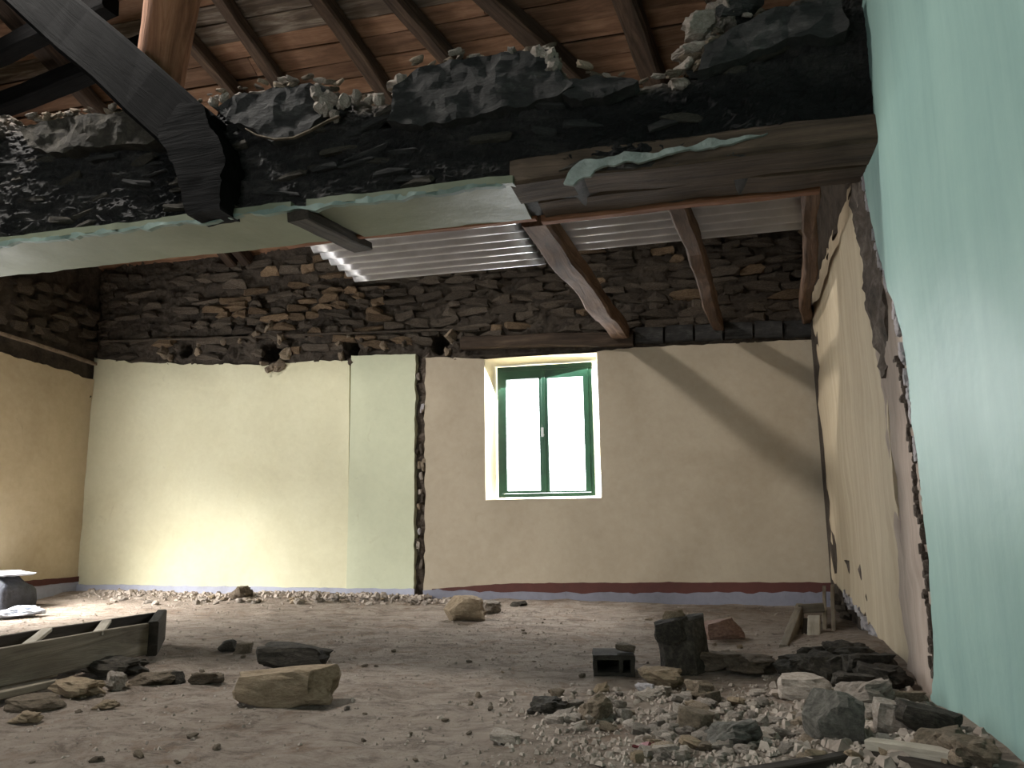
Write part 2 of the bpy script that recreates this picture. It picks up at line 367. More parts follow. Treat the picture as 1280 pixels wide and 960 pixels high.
# torn scar between the coats
sheet('scar_strip', [(crk0-.02, zb), (crk1+.02, zb), (crk1+.04, bpx(535, 440)[1]), (crk0-.02, bpx(519, 440)[1])], lambda u, v, w_: bw(u, v, w_-.045), .2, 'scar_dark', WB, res=.03, amp=.05, nscale=9)
for k in range(16):
    z = rnd.uniform(.2, 2.3); o = bpy.data.objects.new('mortar_crumb', with_mat(VAR[k % 10], rnd.choice(['rubble_pale', 'mortar_tan', 'stone_dark', 'white_crumb']))); link(o, WB)
    o.location = (rnd.uniform(crk0+.01, crk1-.01), D-.01, z); o.scale = (.035, .04, rnd.uniform(.04, .1)); o.rotation_euler = (0, rnd.uniform(-.3, .3), 0)
# window reveal
fw = [atY(622, 621, D+.24), atY(742, 621, D+.24), atY(741, 455, D+.24), atY(623, 457, D+.24)]
fx0, fx1, fz0, fz1 = (fw[0].x+fw[3].x)/2, (fw[1].x+fw[2].x)/2, (fw[0].z+fw[1].z)/2, (fw[2].z+fw[3].z)/2
def reveal():
    a = [(hx0, hz0), (hx1, hz0), (hx1, hz1), (hx0, hz1)]; b2 = [(fx0-.01, fz0-.01), (fx1+.012, fz0-.01), (fx1+.012, fz1+.01), (fx0-.01, fz1+.01)]
    a = [(fx0-.0 if 0 else q[0], q[1]) for q in a]
    V = [(x, D-.022, z) for x, z in a]+[(x, D+.5, z) for x, z in b2]; n = 6
    bm = bmesh.new()
    rows = []
    for k in range(9):
        t = k/8; row = []
        for i in range(4):
            for s in range(n):
                p0 = Vector(V[i]).lerp(Vector(V[(i+1) % 4]), s/n); p1 = Vector(V[4+i]).lerp(Vector(V[4+(i+1) % 4]), s/n)
                p = p0.lerp(p1, t); row.append(bm.verts.new(p+Vector((fbm(p, 5, 2), 0, fbm(p+Vector((4, 4, 4)), 5, 2)))*.008))
        rows.append(row)
    for k in range(8):
        for i in range(4*n): j = (i+1) % (4*n); bm.faces.new((rows[k][i], rows[k][j], rows[k+1][j], rows[k+1][i]))
    return obj('window_reveal', from_bm(bm), 'reveal', WB, True)
reveal()
# window
W1 = struct(empty('window_1', ((fx0+fx1)/2, D+.24, fz0)))
def wbox(name, x0, x1, y0, y1, z0, z1, mat, parent, bev=.004):
    o = box(name, x0-W1.location.x, x1-W1.location.x, y0, y1, z0-W1.location.z, z1-W1.location.z, mat, parent, bev); return o
ft = .035
bm = bmesh.new(); ox, oz = W1.location.x, W1.location.z
for a in ((fx0, fx0+ft, fz0, fz1), (fx1-ft, fx1, fz0, fz1), (fx0+ft, fx1-ft, fz0, fz0+ft), (fx0+ft, fx1-ft, fz1-ft*1.3, fz1)):
    box_bm(bm, a[0]-ox, a[1]-ox, 0, .07, a[2]-oz, a[3]-oz)
obj('window_frame', from_bm(bm), 'win_green', W1)
gl = [(atY(635, 614, D+.26), atY(674, 473, D+.26)), (atY(688, 614, D+.26), atY(729, 471, D+.26))]
mid = (gl[0][1].x+gl[1][0].x)/2
for k, (p, q) in enumerate(gl):
    x0, x1 = (fx0+ft, mid-.002) if k == 0 else (mid+.002, fx1-ft)
    bm = bmesh.new(); z0, z1 = fz0+ft+.003, fz1-ft*1.3-.003
    gx0, gx1, gz0, gz1 = p.x, q.x, p.z, q.z
    for a in ((x0, gx0, z0, z1), (gx1, x1, z0, z1), (gx0, gx1, z0, gz0), (gx0, gx1, gz1, z1)):
        box_bm(bm, a[0]-ox, a[1]-ox, -.012, .03, a[2]-oz, a[3]-oz)
    s = obj('sash', from_bm(bm), 'win_green', W1)
    wbox('pane', gx0-.005, gx1+.005, .008, .012, gz0-.005, gz1+.005, 'glass', s, 0)
bm = bmesh.new(); hzc = (fz0+fz1)/2-.05
bmesh.ops.create_cone(bm, segments=10, radius1=.016, radius2=.016, depth=.03, cap_ends=True, matrix=Matrix.Translation((mid-ox-.01, -.025, hzc-oz)) @ Matrix.Rotation(math.pi/2, 4, 'X'))
box_bm(bm, mid-ox-.022, mid-ox+.002, -.045, -.033, hzc-oz-.02, hzc-oz+.07)
obj('handle', from_bm(bm), 'steel', W1)
box('cover_strip', mid-ox-.018, mid-ox+.018, -.024, -.012, .045, fz1-fz0-.06, 'win_green', W1, .003)
# mortar face of the rubble band with joist pockets
pk = [(*bpx(231, 437), .07, .08), (*bpx(337, 440), .10, .09), (*bpx(438, 436), .07, .09), (*bpx(548, 430), .08, .09)]
def ptop(u):
    P = [(XL, t0[0][1])]+t0[1:5]+[seam_t, (crk0, bpx(519, 443)[1]), (crk1, bpx(535, 447)[1]), (hx0, hz1), rt[3], rt[2], rt[1], rt[0], (1.1, rt[0][1])]
    for (a, za), (b_, zb_) in zip(P, P[1:]):
        if u <= b_: return za+(zb_-za)*(u-a)/(b_-a+1e-9)-.015
    return 2.3
def layered(u, v, sx, sz):
    """broken thin courses: flat facets at different depths with grooves between"""
    p = Vector((u*sx+.5*noise.noise(Vector((u*5, v*9, 1))), v*sz+.7*noise.noise(Vector((u*6, v*9, 7))), 3.3))
    d, c = noise.voronoi(p)
    h = noise.noise(c[0]*7.7)+.5*noise.noise(Vector((u*40, v*40, 2)))
    return h-max(0, .16-(d[1]-d[0]))*3.2
def mort(u, v):
    w_ = .03*fbm((u, v, 2), 3.2, 4)-.012+layered(u, v, 8, 21)*.032
    if v < ptop(u): w_ -= .14
    for (x, z, rx, rz) in pk:
        d = ((u-x)/rx)**2+((v-z)/rz)**2
        if d < 1.4: w_ -= .32*min(1, (1.4-d)*1.5)
    return w_
bm = bmesh.new(); nx, nz = 380, 84; rows = []
for j in range(nz+1):
    rows.append([])
    for i in range(nx+1):
        u = XL+(1.0-XL)*i/nx; v = 2.12+(WT-2.12)*j/nz
        rows[-1].append(bm.verts.new(bw(u, v, mort(u, v)-(.12 if hx0-.05 < u < hx1+.05 and v < hz1+.03 else 0))))
for j in range(nz):
    for i in range(nx):
        u = XL+(1.0-XL)*(i+.5)/nx; v = 2.12+(WT-2.12)*(j+.5)/nz
        if hx0-.04 < u < hx1+.04 and v < hz1: continue
        bm.faces.new((rows[j][i], rows[j][i+1], rows[j+1][i+1], rows[j+1][i]))
obj('mortar_face', from_bm(bm), 'mortar_dark', WB, True)
# ledge above plaster, wall plate, block course
def beam_mesh(L, w_, h, seg=12, amp=.012, seed=0, round_=0, taper=1.0):
    bm = bmesh.new(); r = random.Random(seed); o = r.uniform(0, 99); rows = []
    prof = []
    if round_:
        for k in range(12): a = k*math.tau/12; prof.append((math.cos(a)*w_/2, math.sin(a)*h/2))
    else:
        c = .12*min(w_, h)
        for sx, sy in ((1, 1), (-1, 1), (-1, -1), (1, -1)):
            x, y = sx*w_/2, sy*h/2
            prof += [(x, y-sy*c), (x-sx*c, y)] if sx*sy > 0 else [(x-sx*c, y), (x, y-sy*c)]
    for i in range(seg+1):
        x = L*i/seg; t = 1+(taper-1)*i/seg; cy = amp*1.6*fbm((x*.8, o, 0), 1, 2); cz = amp*1.6*fbm((x*.8, o, 9), 1, 2)
        rows.append([bm.verts.new((x, cy+y*t+amp*.6*fbm((x*3, y*9+o, z*9), 1, 2), cz+z*t+amp*.6*fbm((x*3, y*9+o, z*9+5), 1, 2))) for y, z in prof])
    n = len(prof)
    for i in range(seg):
        for k in range(n): bm.faces.new((rows[i][k], rows[i][(k+1) % n], rows[i+1][(k+1) % n], rows[i+1][k]))
    bm.faces.new(rows[0]); bm.faces.new(rows[-1])
    return from_bm(bm)
def beam(name, a, b_, w_, h, mat, parent=None, roll=0, **kw):
    a = Vector(a); b_ = Vector(b_); L = (b_-a).length; x = (b_-a).normalized()
    up = Vector((0, 0, 1)) if abs(x.z) < .9 else Vector((0, 1, 0)); y = up.cross(x).normalized(); z = x.cross(y)
    mt = Matrix((x, y, z)).transposed().to_4x4(); mt.translation = a
    if roll: mt = mt @ Matrix.Rotation(roll, 4, 'X')
    o = obj(name, beam_mesh(L, w_, h, **kw), mat, parent, kw.get('round_', 0)); o.matrix_world = mt if not parent else mt
    return o
p0, p1 = atY(128, 428, D-.03), atY(600, 411, D-.03)
beam('ledge', p0, p1, .05, .018, 'stone_dark', WB, seg=60, amp=.012, seed=4)
p0, p1 = atY(578, 431, D-.01), atY(792, 424, D-.01)
beam('wall_plate', p0, p1, .14, .13, 'lintel_wood', WB, seg=30, amp=.012, seed=3)
for k in range(6):
    a = 795+k*37; p0 = atY(a, 421-k*1.6, D+.0); p1 = atY(a+34, 420-k*1.6, D+.0)
    beam('block', p0, p1, .12, .15, 'slab', WB, seg=6, amp=.015, seed=k)
# rubble stones
def zt(u):   # bottom of the stone band
    px = [(XL, 2.46), (seam, 2.40), (crk1, 2.42), (hx1, 2.42), (1.0, 2.40)]
    for (a, za), (b_, zb_) in zip(px, px[1:]):
        if u <= b_: return za+(zb_-za)*(u-a)/(b_-a)
    return 2.4
cnt = 0; r2 = random.Random(3); row = 0; v = 2.47
while v < 3.45 and cnt < 296:
    h = r2.uniform(.075, .115); u = XL+r2.uniform(0, .2)
    while u < .92:
        wd = r2.uniform(.14, .36); cx = u+wd/2; cz = v+h/2+r2.uniform(-.012, .012)
        u += wd*.98
        if cz < zt(cx)+.03: continue
        if any(((cx-x)/(rx+.05))**2+((cz-z)/(rz+.04))**2 < 1 for x, z, rx, rz in pk): continue
        if r2.random() < .10 or (cx < -5.7 and r2.random() < .45) or (-6.1 < cx < -5.2 and r2.random() < .6): continue
        if cnt >= 296: break
        mt = 'stone_ochre' if (r2.random() < (.4 if -5.2 < cx < -3.0 else .08)) else 'stone_dark'
        o = bpy.data.objects.new('stone', with_mat(VAR[r2.randrange(10)], mt)); link(o, WB)
        o.location = (cx, D+.022+r2.uniform(-.018, .018), cz); o.scale = (wd*1.0, .13, h*.95); o.rotation_euler = (0, r2.uniform(-.12, .12), r2.uniform(-.12, .12)); cnt += 1
    v += h*.95
# mortar collars round the pockets
def lump(name, p, s, mat, parent, seed, rot=None):
    o = bpy.data.objects.new(name, with_mat(LUMP[seed % 10], mat)); link(o, parent); o.location = p; o.scale = s
    o.rotation_euler = rot or (rnd.uniform(0, 6), rnd.uniform(0, 6), rnd.uniform(0, 6)); return o
col = [(205, 440, .09), (213, 447, .06), (247, 440, .06), (250, 430, .05), (322, 418, .08), (335, 412, .08), (352, 425, .09), (358, 442, .09), (350, 456, .09), (338, 461, .08), (330, 455, .06), (300, 425, .06), (280, 428, .05), (340, 405, .06),
       (424, 430, .05), (452, 425, .05), (427, 446, .07), (440, 452, .06), (436, 420, .04), (460, 437, .06), (565, 420, .09), (572, 432, .07), (560, 440, .06), (578, 421, .06), (480, 432, .06), (505, 430, .06)]
for i, (x, y, s) in enumerate(col):
    lump('mortar_lump', atY(x, y, D-.02), (s*1.35, s*.9, s*1.4), 'mortar_tan' if x < 400 or i % 2 == 0 else 'stone_dark', WB, i)
# skirting bands
z_b = lambda px, py: atY(px, py, D-.03).z
zt1 = bpx(300, 733)[1]
BB = empty('baseboard_back', (0, 0, 0)); BB['kind'] = 'structure'
sheet('blue_band', [(XL, zb), (crk0+.01, zb), (crk0+.01, zt1-.004), (XL, zt1+.004)], lambda u, v, w_: bw(u, v, w_+.031), .03, 'blue_band', BB, res=.1, amp=.004, edge=.006)
bt, mt_, = bpx(700, 741)[1], bpx(700, 727)[1]
sheet('blue_band', [(crk1-.01, zb), (.96, zb), (.96, bpx(1035, 740)[1]), (bpx(800, 741)[0], bpx(800, 741)[1]), (bpx(640, 740)[0], bpx(640, 740)[1]), (crk1-.01, bpx(535, 738)[1])], lambda u, v, w_: bw(u, v, w_+.016), .03, 'blue_dark', BB, res=.1, amp=.004, edge=.012)
sheet('maroon_band', [(crk1+.08, bpx(545, 742)[1]), (bpx(640, 742)[0], bpx(640, 742)[1]), (.96, bpx(1035, 742)[1]), (.96, bpx(1035, 728)[1]), (bpx(800, 728)[0], bpx(800, 728)[1]), (bpx(640, 729)[0], bpx(640, 729)[1]), (crk1+.08, bpx(545, 736)[1])], lambda u, v, w_: bw(u, v, w_+.011), .02, 'maroon', BB, res=.1, amp=.003, edge=.004)

# ------------------------------------------------------------------ left wall (doorway opening outside the frame)
bm = bmesh.new()
box_bm(bm, XL-.5, XL-.06, -3.2, 4.2, -.2, 7.6); box_bm(bm, XL-.5, XL-.06, 5.7, D+.5, -.2, 5.2); box_bm(bm, XL-.5, XL-.06, 4.2, 5.7, 2.1, 6.2)
WL = struct(obj('wall_left', from_bm(bm), 'mortar_dark'))
lw = lambda u, v, w_: Vector((XL+w_, u, v))
zl0 = atX(0, 419, XL).z; zl1 = atX(110, 447, XL).z
sheet('plaster_coat', [(5.7, zb), (D+.02, zb), (D+.02, 2.33), (6.5, 2.38), (5.7, 2.42)], lw, .1, 'beige_left', WL, res=.16, amp=.02, skip=(0, 1))
sheet('mortar_face', [(3.4, 2.1), (D+.02, 2.1), (D+.02, 4.6), (3.4, 5.6)], lambda u, v, w_: lw(u, v, w_-.04), .02, 'mortar_dark', WL, res=.1, amp=.06, nscale=3, edge=0)
sheet('plaster_coat', [(-3, zb), (4.2, zb), (4.2, 2.4), (-3, 2.4)], lw, .1, 'green', WL, res=.3, amp=.02)
beam('ledge', (XL+.0, 5.3, 2.62), (XL+.02, D-.02, 2.52), .05, .03, 'mortar_tan', WL, seg=20, seed=9)
for k in range(34):
    o = bpy.data.objects.new('stone', with_mat(VAR[k % 10], 'stone_dark')); link(o, WL)
    o.location = (XL-.035, 5.6+(k % 7)*.22+rnd.uniform(-.1, .1), 2.72+(k//7)*.12+rnd.uniform(-.03, .03)); o.scale = (.12, .2, .1); o.rotation_euler = (rnd.uniform(-.1, .1), 0, 0)
BL = empty('baseboard_left', (0, 0, 0)); BL['kind'] = 'structure'
sheet('grey_band', [(5.7, zb), (D, zb), (D, .14), (5.7, .15)], lambda u, v, w_: lw(u, v, w_+.012), .02, 'blue_band', BL, res=.12, amp=.004)
sheet('maroon_band', [(5.7, .14), (D, .13), (D, .185), (5.7, .20)], lambda u, v, w_: lw(u, v, w_+.016), .02, 'maroon', BL, res=.12, amp=.004, edge=.006)

# ------------------------------------------------------------------ right wall
XR = .8
bm = bmesh.new(); box_bm(bm, XR+.13, 1.5, -3.2, D+.5, -.2, 7.6)
WR = struct(obj('wall_right', from_bm(bm), 'mortar_dark'))
def rw(u, v, w_):
    x = XR+.035+(.10*(u-3.9)/3.2 if u > 3.9 else 0); return Vector((x-w_, u, v))
def rpx(px, py, x): p = atX(px, py, x); return (p.y, p.z)
ge = [rpx(px, py, XR) for px, py in ((1162, 870), (1166, 800), (1163, 720), (1155, 640), (1150, 590), (1140, 520), (1128, 440), (1118, 380), (1098, 320), (1088, 270), (1080, 225), (1068, 180), (1072, 150), (1071, 90), (1076, 40), (1080, 0))]
sheet('green_coat', [(-3.1, zb), (ge[0][0]-.03, zb)]+ge+[(ge[-1][0]-.05, 3.6), (3.4, 6.3), (-3.1, 6.3)], lambda u, v, w_: Vector((XR-w_, u, v)), .05, 'green', WR, res=.14, amp=.012, step=.03, edge=.014, skip=(0, len(ge)+2, len(ge)+3, len(ge)+4))
# scar where the cross wall was cut away
sheet('scar_strip', [(3.0, zb), (4.05, zb), (3.98, .8), (4.02, 1.5), (4.1, 2.0), (4.3, 2.45), (4.3, 5.6), (3.0, 5.6)], lambda u, v, w_: Vector((XR+.03-w_, u, v)), .06, 'scar', WR, res=.045, amp=.016, nscale=5, step=.04, edge=.02)
sheet('dark_scar', [(3.82, 1.45), (3.9, 1.4), (4.02, 1.6), (4.15, 2.1), (4.3, 2.42), (4.0, 2.7), (3.72, 2.5), (3.72, 2.0), (3.72, 1.7)], lambda u, v, w_: Vector((XR+.012-w_, u, v)), .05, 'scar_dark', WR, res=.03, amp=.03, nscale=7, step=.03, edge=.02)
bp = [rpx(px, py, XR+.08) for px, py in ((1046, 738), (1062, 748), (1078, 768), (1096, 790), (1112, 806))]
sheet('plaster_coat', [(D, .22)]+bp[:]+[(4.3, -.05), (3.93, -.05), (3.9, .8), (3.95, 1.4), (4.08, 1.9), (4.22, 2.42), (4.4, 2.6), (D, 2.6)], rw, .05, 'beige_right', WR, res=.13, amp=.02, step=.04, edge=.02, skip=(len(bp)+6,))
sheet('mortar_face', [(4.2, 2.55), (D+.1, 2.55), (D+.1, 3.9), (4.2, 5.4)], lambda u, v, w_: rw(u, v, w_-.03), .02, 'mortar_dark', WR, res=.1, amp=.05, nscale=3, edge=0)
sheet('mortar_face', [(3.9, -.05), (D, -.05), (D, .4), (3.9, .5)], lambda u, v, w_: rw(u, v, w_-.03), .0, 'scar_dark', WR, res=.07, amp=.05, nscale=6, edge=0)
for k in range(34):
    t = rnd.random(); a = bp[0]; q = Vector(bp[min(4, int(t*4))]).lerp(Vector(bp[min(4, int(t*4)+1)]), (t*4) % 1)
    p = rw(q[0]-rnd.uniform(0, .05), q[1]-rnd.uniform(0, .07), -.01)
    o = bpy.data.objects.new('plaster_crumb', with_mat(VAR[k % 10], 'white_crumb')); link(o, WR); o.location = p; o.scale = (.045, rnd.uniform(.04, .11), rnd.uniform(.03, .06)); o.rotation_euler = (rnd.uniform(-.8, .8), 0, 0)
for k in range(30):
    y = rnd.uniform(4.5, 6.9); z = rnd.uniform(.02, .3); bz = min([b_[1] for b_ in bp if abs(b_[0]-y) < .6] or [.1])+.02
    if z > bz-.1: continue
    o = bpy.data.objects.new('stone', with_mat(VAR[k % 10], 'stone_dark')); link(o, WR); o.location = rw(y, z, 0); o.scale = (.1, rnd.uniform(.14, .26), rnd.uniform(.05, .09))
for k in range(60):   # crumbs along the edge of the green coat
    i = rnd.randrange(3, len(ge)-4); q = Vector(ge[i]).lerp(Vector(ge[i+1]), rnd.random())
    o = bpy.data.objects.new('plaster_crumb', with_mat(VAR[k % 10], 'white_crumb' if q[1] > 1.0 else 'scar')); link(o, WR); o.location = (XR+.01, q[0]+rnd.uniform(.0, .035), q[1]); o.scale = (.03, rnd.uniform(.02, .05), rnd.uniform(.03, .08)); o.rotation_euler = (rnd.uniform(-.5, .5), 0, 0)
for k in range(44):
    o = bpy.data.objects.new('stone', with_mat(VAR[k % 10], 'scar_dark')); link(o, WR); z = .15+k*.03
    o.location = (XR+.02, 3.50+rnd.uniform(-.04, .05)+max(0, z-1)*.2, z); o.scale = (.025, rnd.uniform(.012, .045), rnd.uniform(.02, .06))

# ------------------------------------------------------------------ rear wall with big window opening
bm = bmesh.new()
box_bm(bm, XL-.5, -4.5, -3.6, -3.2, -.2, 6); box_bm(bm, -2.3, 1.5, -3.6, -3.2, -.2, 6); box_bm(bm, -4.5, -2.3, -3.6, -3.2, -.2, 1.4); box_bm(bm, -4.5, -2.3, -3.6, -3.2, 3.2, 6)
struct(obj('wall_front', from_bm(bm), 'green'))

# ------------------------------------------------------------------ roof
SL = .5; ZE = 3.62
def rz_(y): return ZE+SL*(D-y)
RDG = .5
def roof_pt(px, py, off=0):
    d = ray(px, py); # EYE.z+t*dz = ZE-off+SL*(D-t*dy)
    t = (ZE-off+SL*D-EYE.z)/(d.z+SL*d.y); return EYE+d*t
hole = (-5.8, -4.3, 2.3, 3.3)
bm = bmesh.new()
def roof_quad(x0, x1, y0, y1, o=.04, t=.08):
    vs = []
    for dz in (o, o+t):
        for (x, y) in ((x0, y0), (x1, y0), (x1, y1), (x0, y1)): vs.append(bm.verts.new((x, y, rz_(y)+dz)))
    for f in ((0, 1, 2, 3), (4, 5, 6, 7), (0, 1, 5, 4), (1, 2, 6, 5), (2, 3, 7, 6), (3, 0, 4, 7)): bm.faces.new([vs[i] for i in f])
roof_quad(XL-.6, 1.6, hole[3], D+.6); roof_quad(XL-.6, hole[0], hole[2], hole[3]); roof_quad(hole[1], 1.6, hole[2], hole[3]); roof_quad(XL-.6, 1.6, RDG, hole[2])
vs = [bm.verts.new(p) for p in ((XL-.6, RDG, rz_(RDG)+.1), (1.6, RDG, rz_(RDG)+.1), (1.6, -3.7, rz_(RDG)-1.4), (XL-.6, -3.7, rz_(RDG)-1.4))]; bm.faces.new(vs)
RF = struct(obj('ceiling', from_bm(bm), 'rafter'))
r3 = random.Random(11); ang = -math.atan(SL)
plank_me = {}
def plank(x0, x1, y, wd, mat):
    L = x1-x0; me = beam_mesh(L, wd, .028, seg=6, amp=.007, seed=r3.randrange(999))
    o = obj('plank', me, mat, RF); o.matrix_world = Matrix.Translation((x0, y, rz_(y)+.02+r3.uniform(-.006, .006))) @ Matrix.Rotation(ang, 4, 'X') @ Matrix.Rotation(r3.uniform(-.004, .004), 4, 'Z')
y = D+.15
while y > 2.0:
    wd = r3.uniform(.135, .175); yc = y-wd*.447
    cuts = [XL-.2]+sorted([XL+r3.uniform(1.2, 3.2), XL+r3.uniform(4.0, 6.0)])+[1.1]
    for a, b_ in zip(cuts, cuts[1:]):
        if hole[2]-.1 < yc < hole[3]+.1 and b_ > hole[0] and a < hole[1]: continue
        gy = abs(yc-roof_pt(400, 12).y) < .13 and a < roof_pt(480, 25).x and r3.random() < .8
        plank(a+.003, b_-.003, yc, wd*.985, 'plank_grey' if gy or r3.random() < .05 else 'plank')
    y -= wd*.894+.006
# rafters
RA = [((240, 55), (295, 118), .10), ((300, 28), (352, 105), .10), ((402, 3), (485, 120), .11), ((497, 0), (558, 70), .115), ((620, 0), (682, 60), .14), ((782, 0), (820, 98), .15), ((893, -20), (925, 40), .13), ((985, -60), (1010, 20), .12)]
def clip(A, d, y0, y1):
    for x in (XL+.1, XR-.02):
        if abs(d.x) > 1e-6:
            yc = A.y+(x-A.x)/d.x
            if y0 < yc < y1:
                if (d.x > 0) == (x > 0): y1 = yc
                else: y0 = yc
    return A+d*(y0-A.y), A+d*(y1-A.y)
names = ['thin bent rafter nearest the orange brown log', 'second rafter to the right of the orange brown log', 'rafter ending above the gap between the two grey slabs', 'rafter rising from the left half of the long grey slab',
         'stout rafter rising from the right half of the long grey slab', 'stout rafter above the low sooty stretch of broken wall', 'rafter half hidden behind the loose rocks on the right', 'dark rafter nearest the mint green wall']
for k, (a, b_, wd) in enumerate(RA):
    A = roof_pt(*a, off=.03+wd/2); B = roof_pt(*b_, off=.03+wd/2); d = (B-A)/(B.y-A.y)
    P, Q = clip(A, d, 3.6, D-.02)
    o = beam('rafter', P, Q, wd*1.15, wd*1.1, 'rafter', seg=20, amp=.02, seed=k+5); tag(o, names[k], 'rafter', 'roof rafters')
for (a, b_, wd, lb) in (((-60, 90), (82, 28), .15, 'upper of two dark cross timbers under the roof at top left'), ((-45, 150), (135, 80), .17, 'lower of two dark cross timbers under the roof at top left')):
    A = roof_pt(*a, off=.3); B = roof_pt(*b_, off=.3); e = (B-A)*.35
    tag(beam('purlin', A-e*2, B+e, wd, wd, 'charred', seg=14, amp=.02, seed=int(wd*100)), lb, 'roof timber')
for (a, b_, wd, lb) in (((-40, -30), (70, 82), .12, 'left rafter under the peeling boards at top left'), ((20, 20), (110, 122), .12, 'right rafter under the peeling boards at top left')):
    A = roof_pt(*a, off=.09); B = roof_pt(*b_, off=.09); d = (B-A)/(B.y-A.y)
    tag(beam('rafter', *clip(A, d, 3.6, D-.02), wd, wd, 'rafter', seg=14, amp=.02, seed=int(a[0])), lb, 'rafter', 'roof rafters')

# ------------------------------------------------------------------ cross wall on its lintel
YF, YB, ZS = 3.5, 3.95, 2.415
prof_px = [(-300, 150), (-60, 135), (0, 138), (10, 150), (23, 156), (50, 150), (77, 146), (110, 143), (154, 138), (175, 145), (200, 170), (240, 172), (262, 128), (300, 117), (345, 108), (390, 103), (410, 107), (435, 110), (455, 122), (484, 121), (500, 100), (520, 84), (560, 71), (620, 66), (690, 61), (700, 78), (712, 92), (740, 90), (765, 97), (800, 99), (835, 94), (850, 92), (862, 70), (880, 55), (900, 40), (930, 25), (960, 10), (1000, -12), (1040, -40), (1066, -60)]
PR = [(atY(a, b_, YF).x, atY(a, b_, YF).z) for a, b_ in prof_px]
def top(x):
    if x <= PR[0][0]: return PR[0][1]
    for (a, za), (b_, zb_) in zip(PR, PR[1:]):
        if x <= b_: return za+(zb_-za)*(x-a)/(b_-a)
    return PR[-1][1]
def cross_wall():
    bm = bmesh.new(); colr = bm.verts.layers.float_color.new('wear') if hasattr(bm.verts.layers, 'float_color') else None
    x0, x1 = XL-.1, XR+.06; n = 620; rows = []; NF, NT, NB = 62, 7, 6
    for i in range(n+1):
        x = x0+(x1-x0)*i/n; zt_ = top(x)+.02*fbm((x, 1, 1), 9, 4); col_ = []
        zs = ZS+.012*fbm((x, 3, 0), 6, 3)
        tl = .28 if x > .1 else .0
        for k in range(NF+1):
            t = k/NF; z = zs+(zt_-zs)*t
            fl = noise.noise(Vector((x*4.5, 1.7, z*13))); fl2 = noise.noise(Vector((x*11, 4.1, z*30)))
            st = -layered(x, z, 7, 24)*.024+.012*fl2+.03*fbm((x, 0, z), 2.2, 3)
            # slopes back towards the top
            yy = YF-st+.09*max(0, t-.62)/.38
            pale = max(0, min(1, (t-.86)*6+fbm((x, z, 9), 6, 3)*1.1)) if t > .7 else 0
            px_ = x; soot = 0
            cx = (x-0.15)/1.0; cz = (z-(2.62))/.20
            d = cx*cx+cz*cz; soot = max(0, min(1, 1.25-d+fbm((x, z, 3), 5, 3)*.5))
            d2 = ((x+2.75)/.22)**2; soot = max(soot, max(0, min(1, 1.6-d2)))*1.0  # narrow black column down the face at the brace foot
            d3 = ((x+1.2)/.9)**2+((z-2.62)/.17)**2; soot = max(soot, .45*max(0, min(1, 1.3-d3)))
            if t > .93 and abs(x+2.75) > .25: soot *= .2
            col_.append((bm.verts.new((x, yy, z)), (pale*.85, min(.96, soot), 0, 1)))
        for k in range(1, NT+1):
            t = k/NT; y = YF+.09+(YB-YF-.05)*t; z = zt_+.05*fbm((x, y, 3), 5, 3)-.03*t
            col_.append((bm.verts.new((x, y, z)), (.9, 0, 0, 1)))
        for k in range(1, NB+1):
            t = k/NB; z = zt_+(zs-zt_)*t; col_.append((bm.verts.new((x, YB+.02*fbm((x, z, 3), 5, 2), z)), (.1, .3, 0, 1)))
        rows.append(col_)
    m_ = len(rows[0])
    for r in rows:
        for v_, c_ in r: v_[colr] = c_
    for i in range(n):
        for k in range(m_): j = (k+1) % m_; bm.faces.new((rows[i][k][0], rows[i][j][0], rows[i+1][j][0], rows[i+1][k][0]))
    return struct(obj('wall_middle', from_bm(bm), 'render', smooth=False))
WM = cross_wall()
# render slabs still standing on the face
def px_slab(name, P, y, th, mat, parent, amp=.02, **kw):
    Q = [(atY(a, b_, y).x, atY(a, b_, y).z) for a, b_ in P]
    return sheet(name, Q, lambda u, v, w_: Vector((u, y-w_, v)), th, mat, parent, res=.03, amp=amp, step=.025, edge=.014, nscale=7, **{'smooth': mat == 'charred', **kw})
px_slab('render_slab', [(263, 132), (300, 119), (345, 109), (388, 104), (408, 112), (400, 148), (385, 163), (362, 172), (335, 175), (312, 160), (285, 150)], 3.43, .14, 'slab', WM, amp=.03)
px_slab('render_slab', [(484, 152), (490, 130), (500, 104), (520, 86), (560, 73), (620, 67), (688, 62), (702, 90), (718, 108), (690, 122), (650, 131), (600, 140), (555, 153), (520, 155)], 3.42, .14, 'slab', WM, amp=.03)
px_slab('render_slab', [(25, 158), (77, 148), (154, 139), (178, 150), (200, 172), (178, 180), (130, 180), (95, 188), (60, 192), (35, 180)], 3.43, .12, 'rubble_black', WM, amp=.03)
px_slab('render_slab', [(880, 58), (930, 27), (985, 8), (1050, -10), (1058, 40), (985, 48), (920, 75), (872, 88)], 3.42, .12, 'slab', WM, amp=.03)
px_slab('render_slab', [(700, 118), (712, 96), (745, 92), (790, 98), (798, 102), (760, 120), (720, 124)], 3.43, .1, 'slab', WM, amp=.03)
# flat stones in the face, soot black
for k in range(100):
    x = rnd.uniform(-4.4, .6); z0 = top(x); z = rnd.uniform(ZS+.04, z0-.12)
    if z < ZS+.04: continue
    if x > -.8 and rnd.random() < .6: continue
    o = bpy.data.objects.new('stone', with_mat(VAR[k % 10], 'slab' if rnd.random() < .6 else 'rubble_black')); link(o, WM)
    o.location = (x, YF-.005+rnd.uniform(-.01, .015), z); o.scale = (rnd.uniform(.10, .26), .05, rnd.uniform(.02, .045)); o.rotation_euler = (rnd.uniform(-.25, .25), rnd.uniform(-.3, .15), rnd.uniform(-.2, .2))
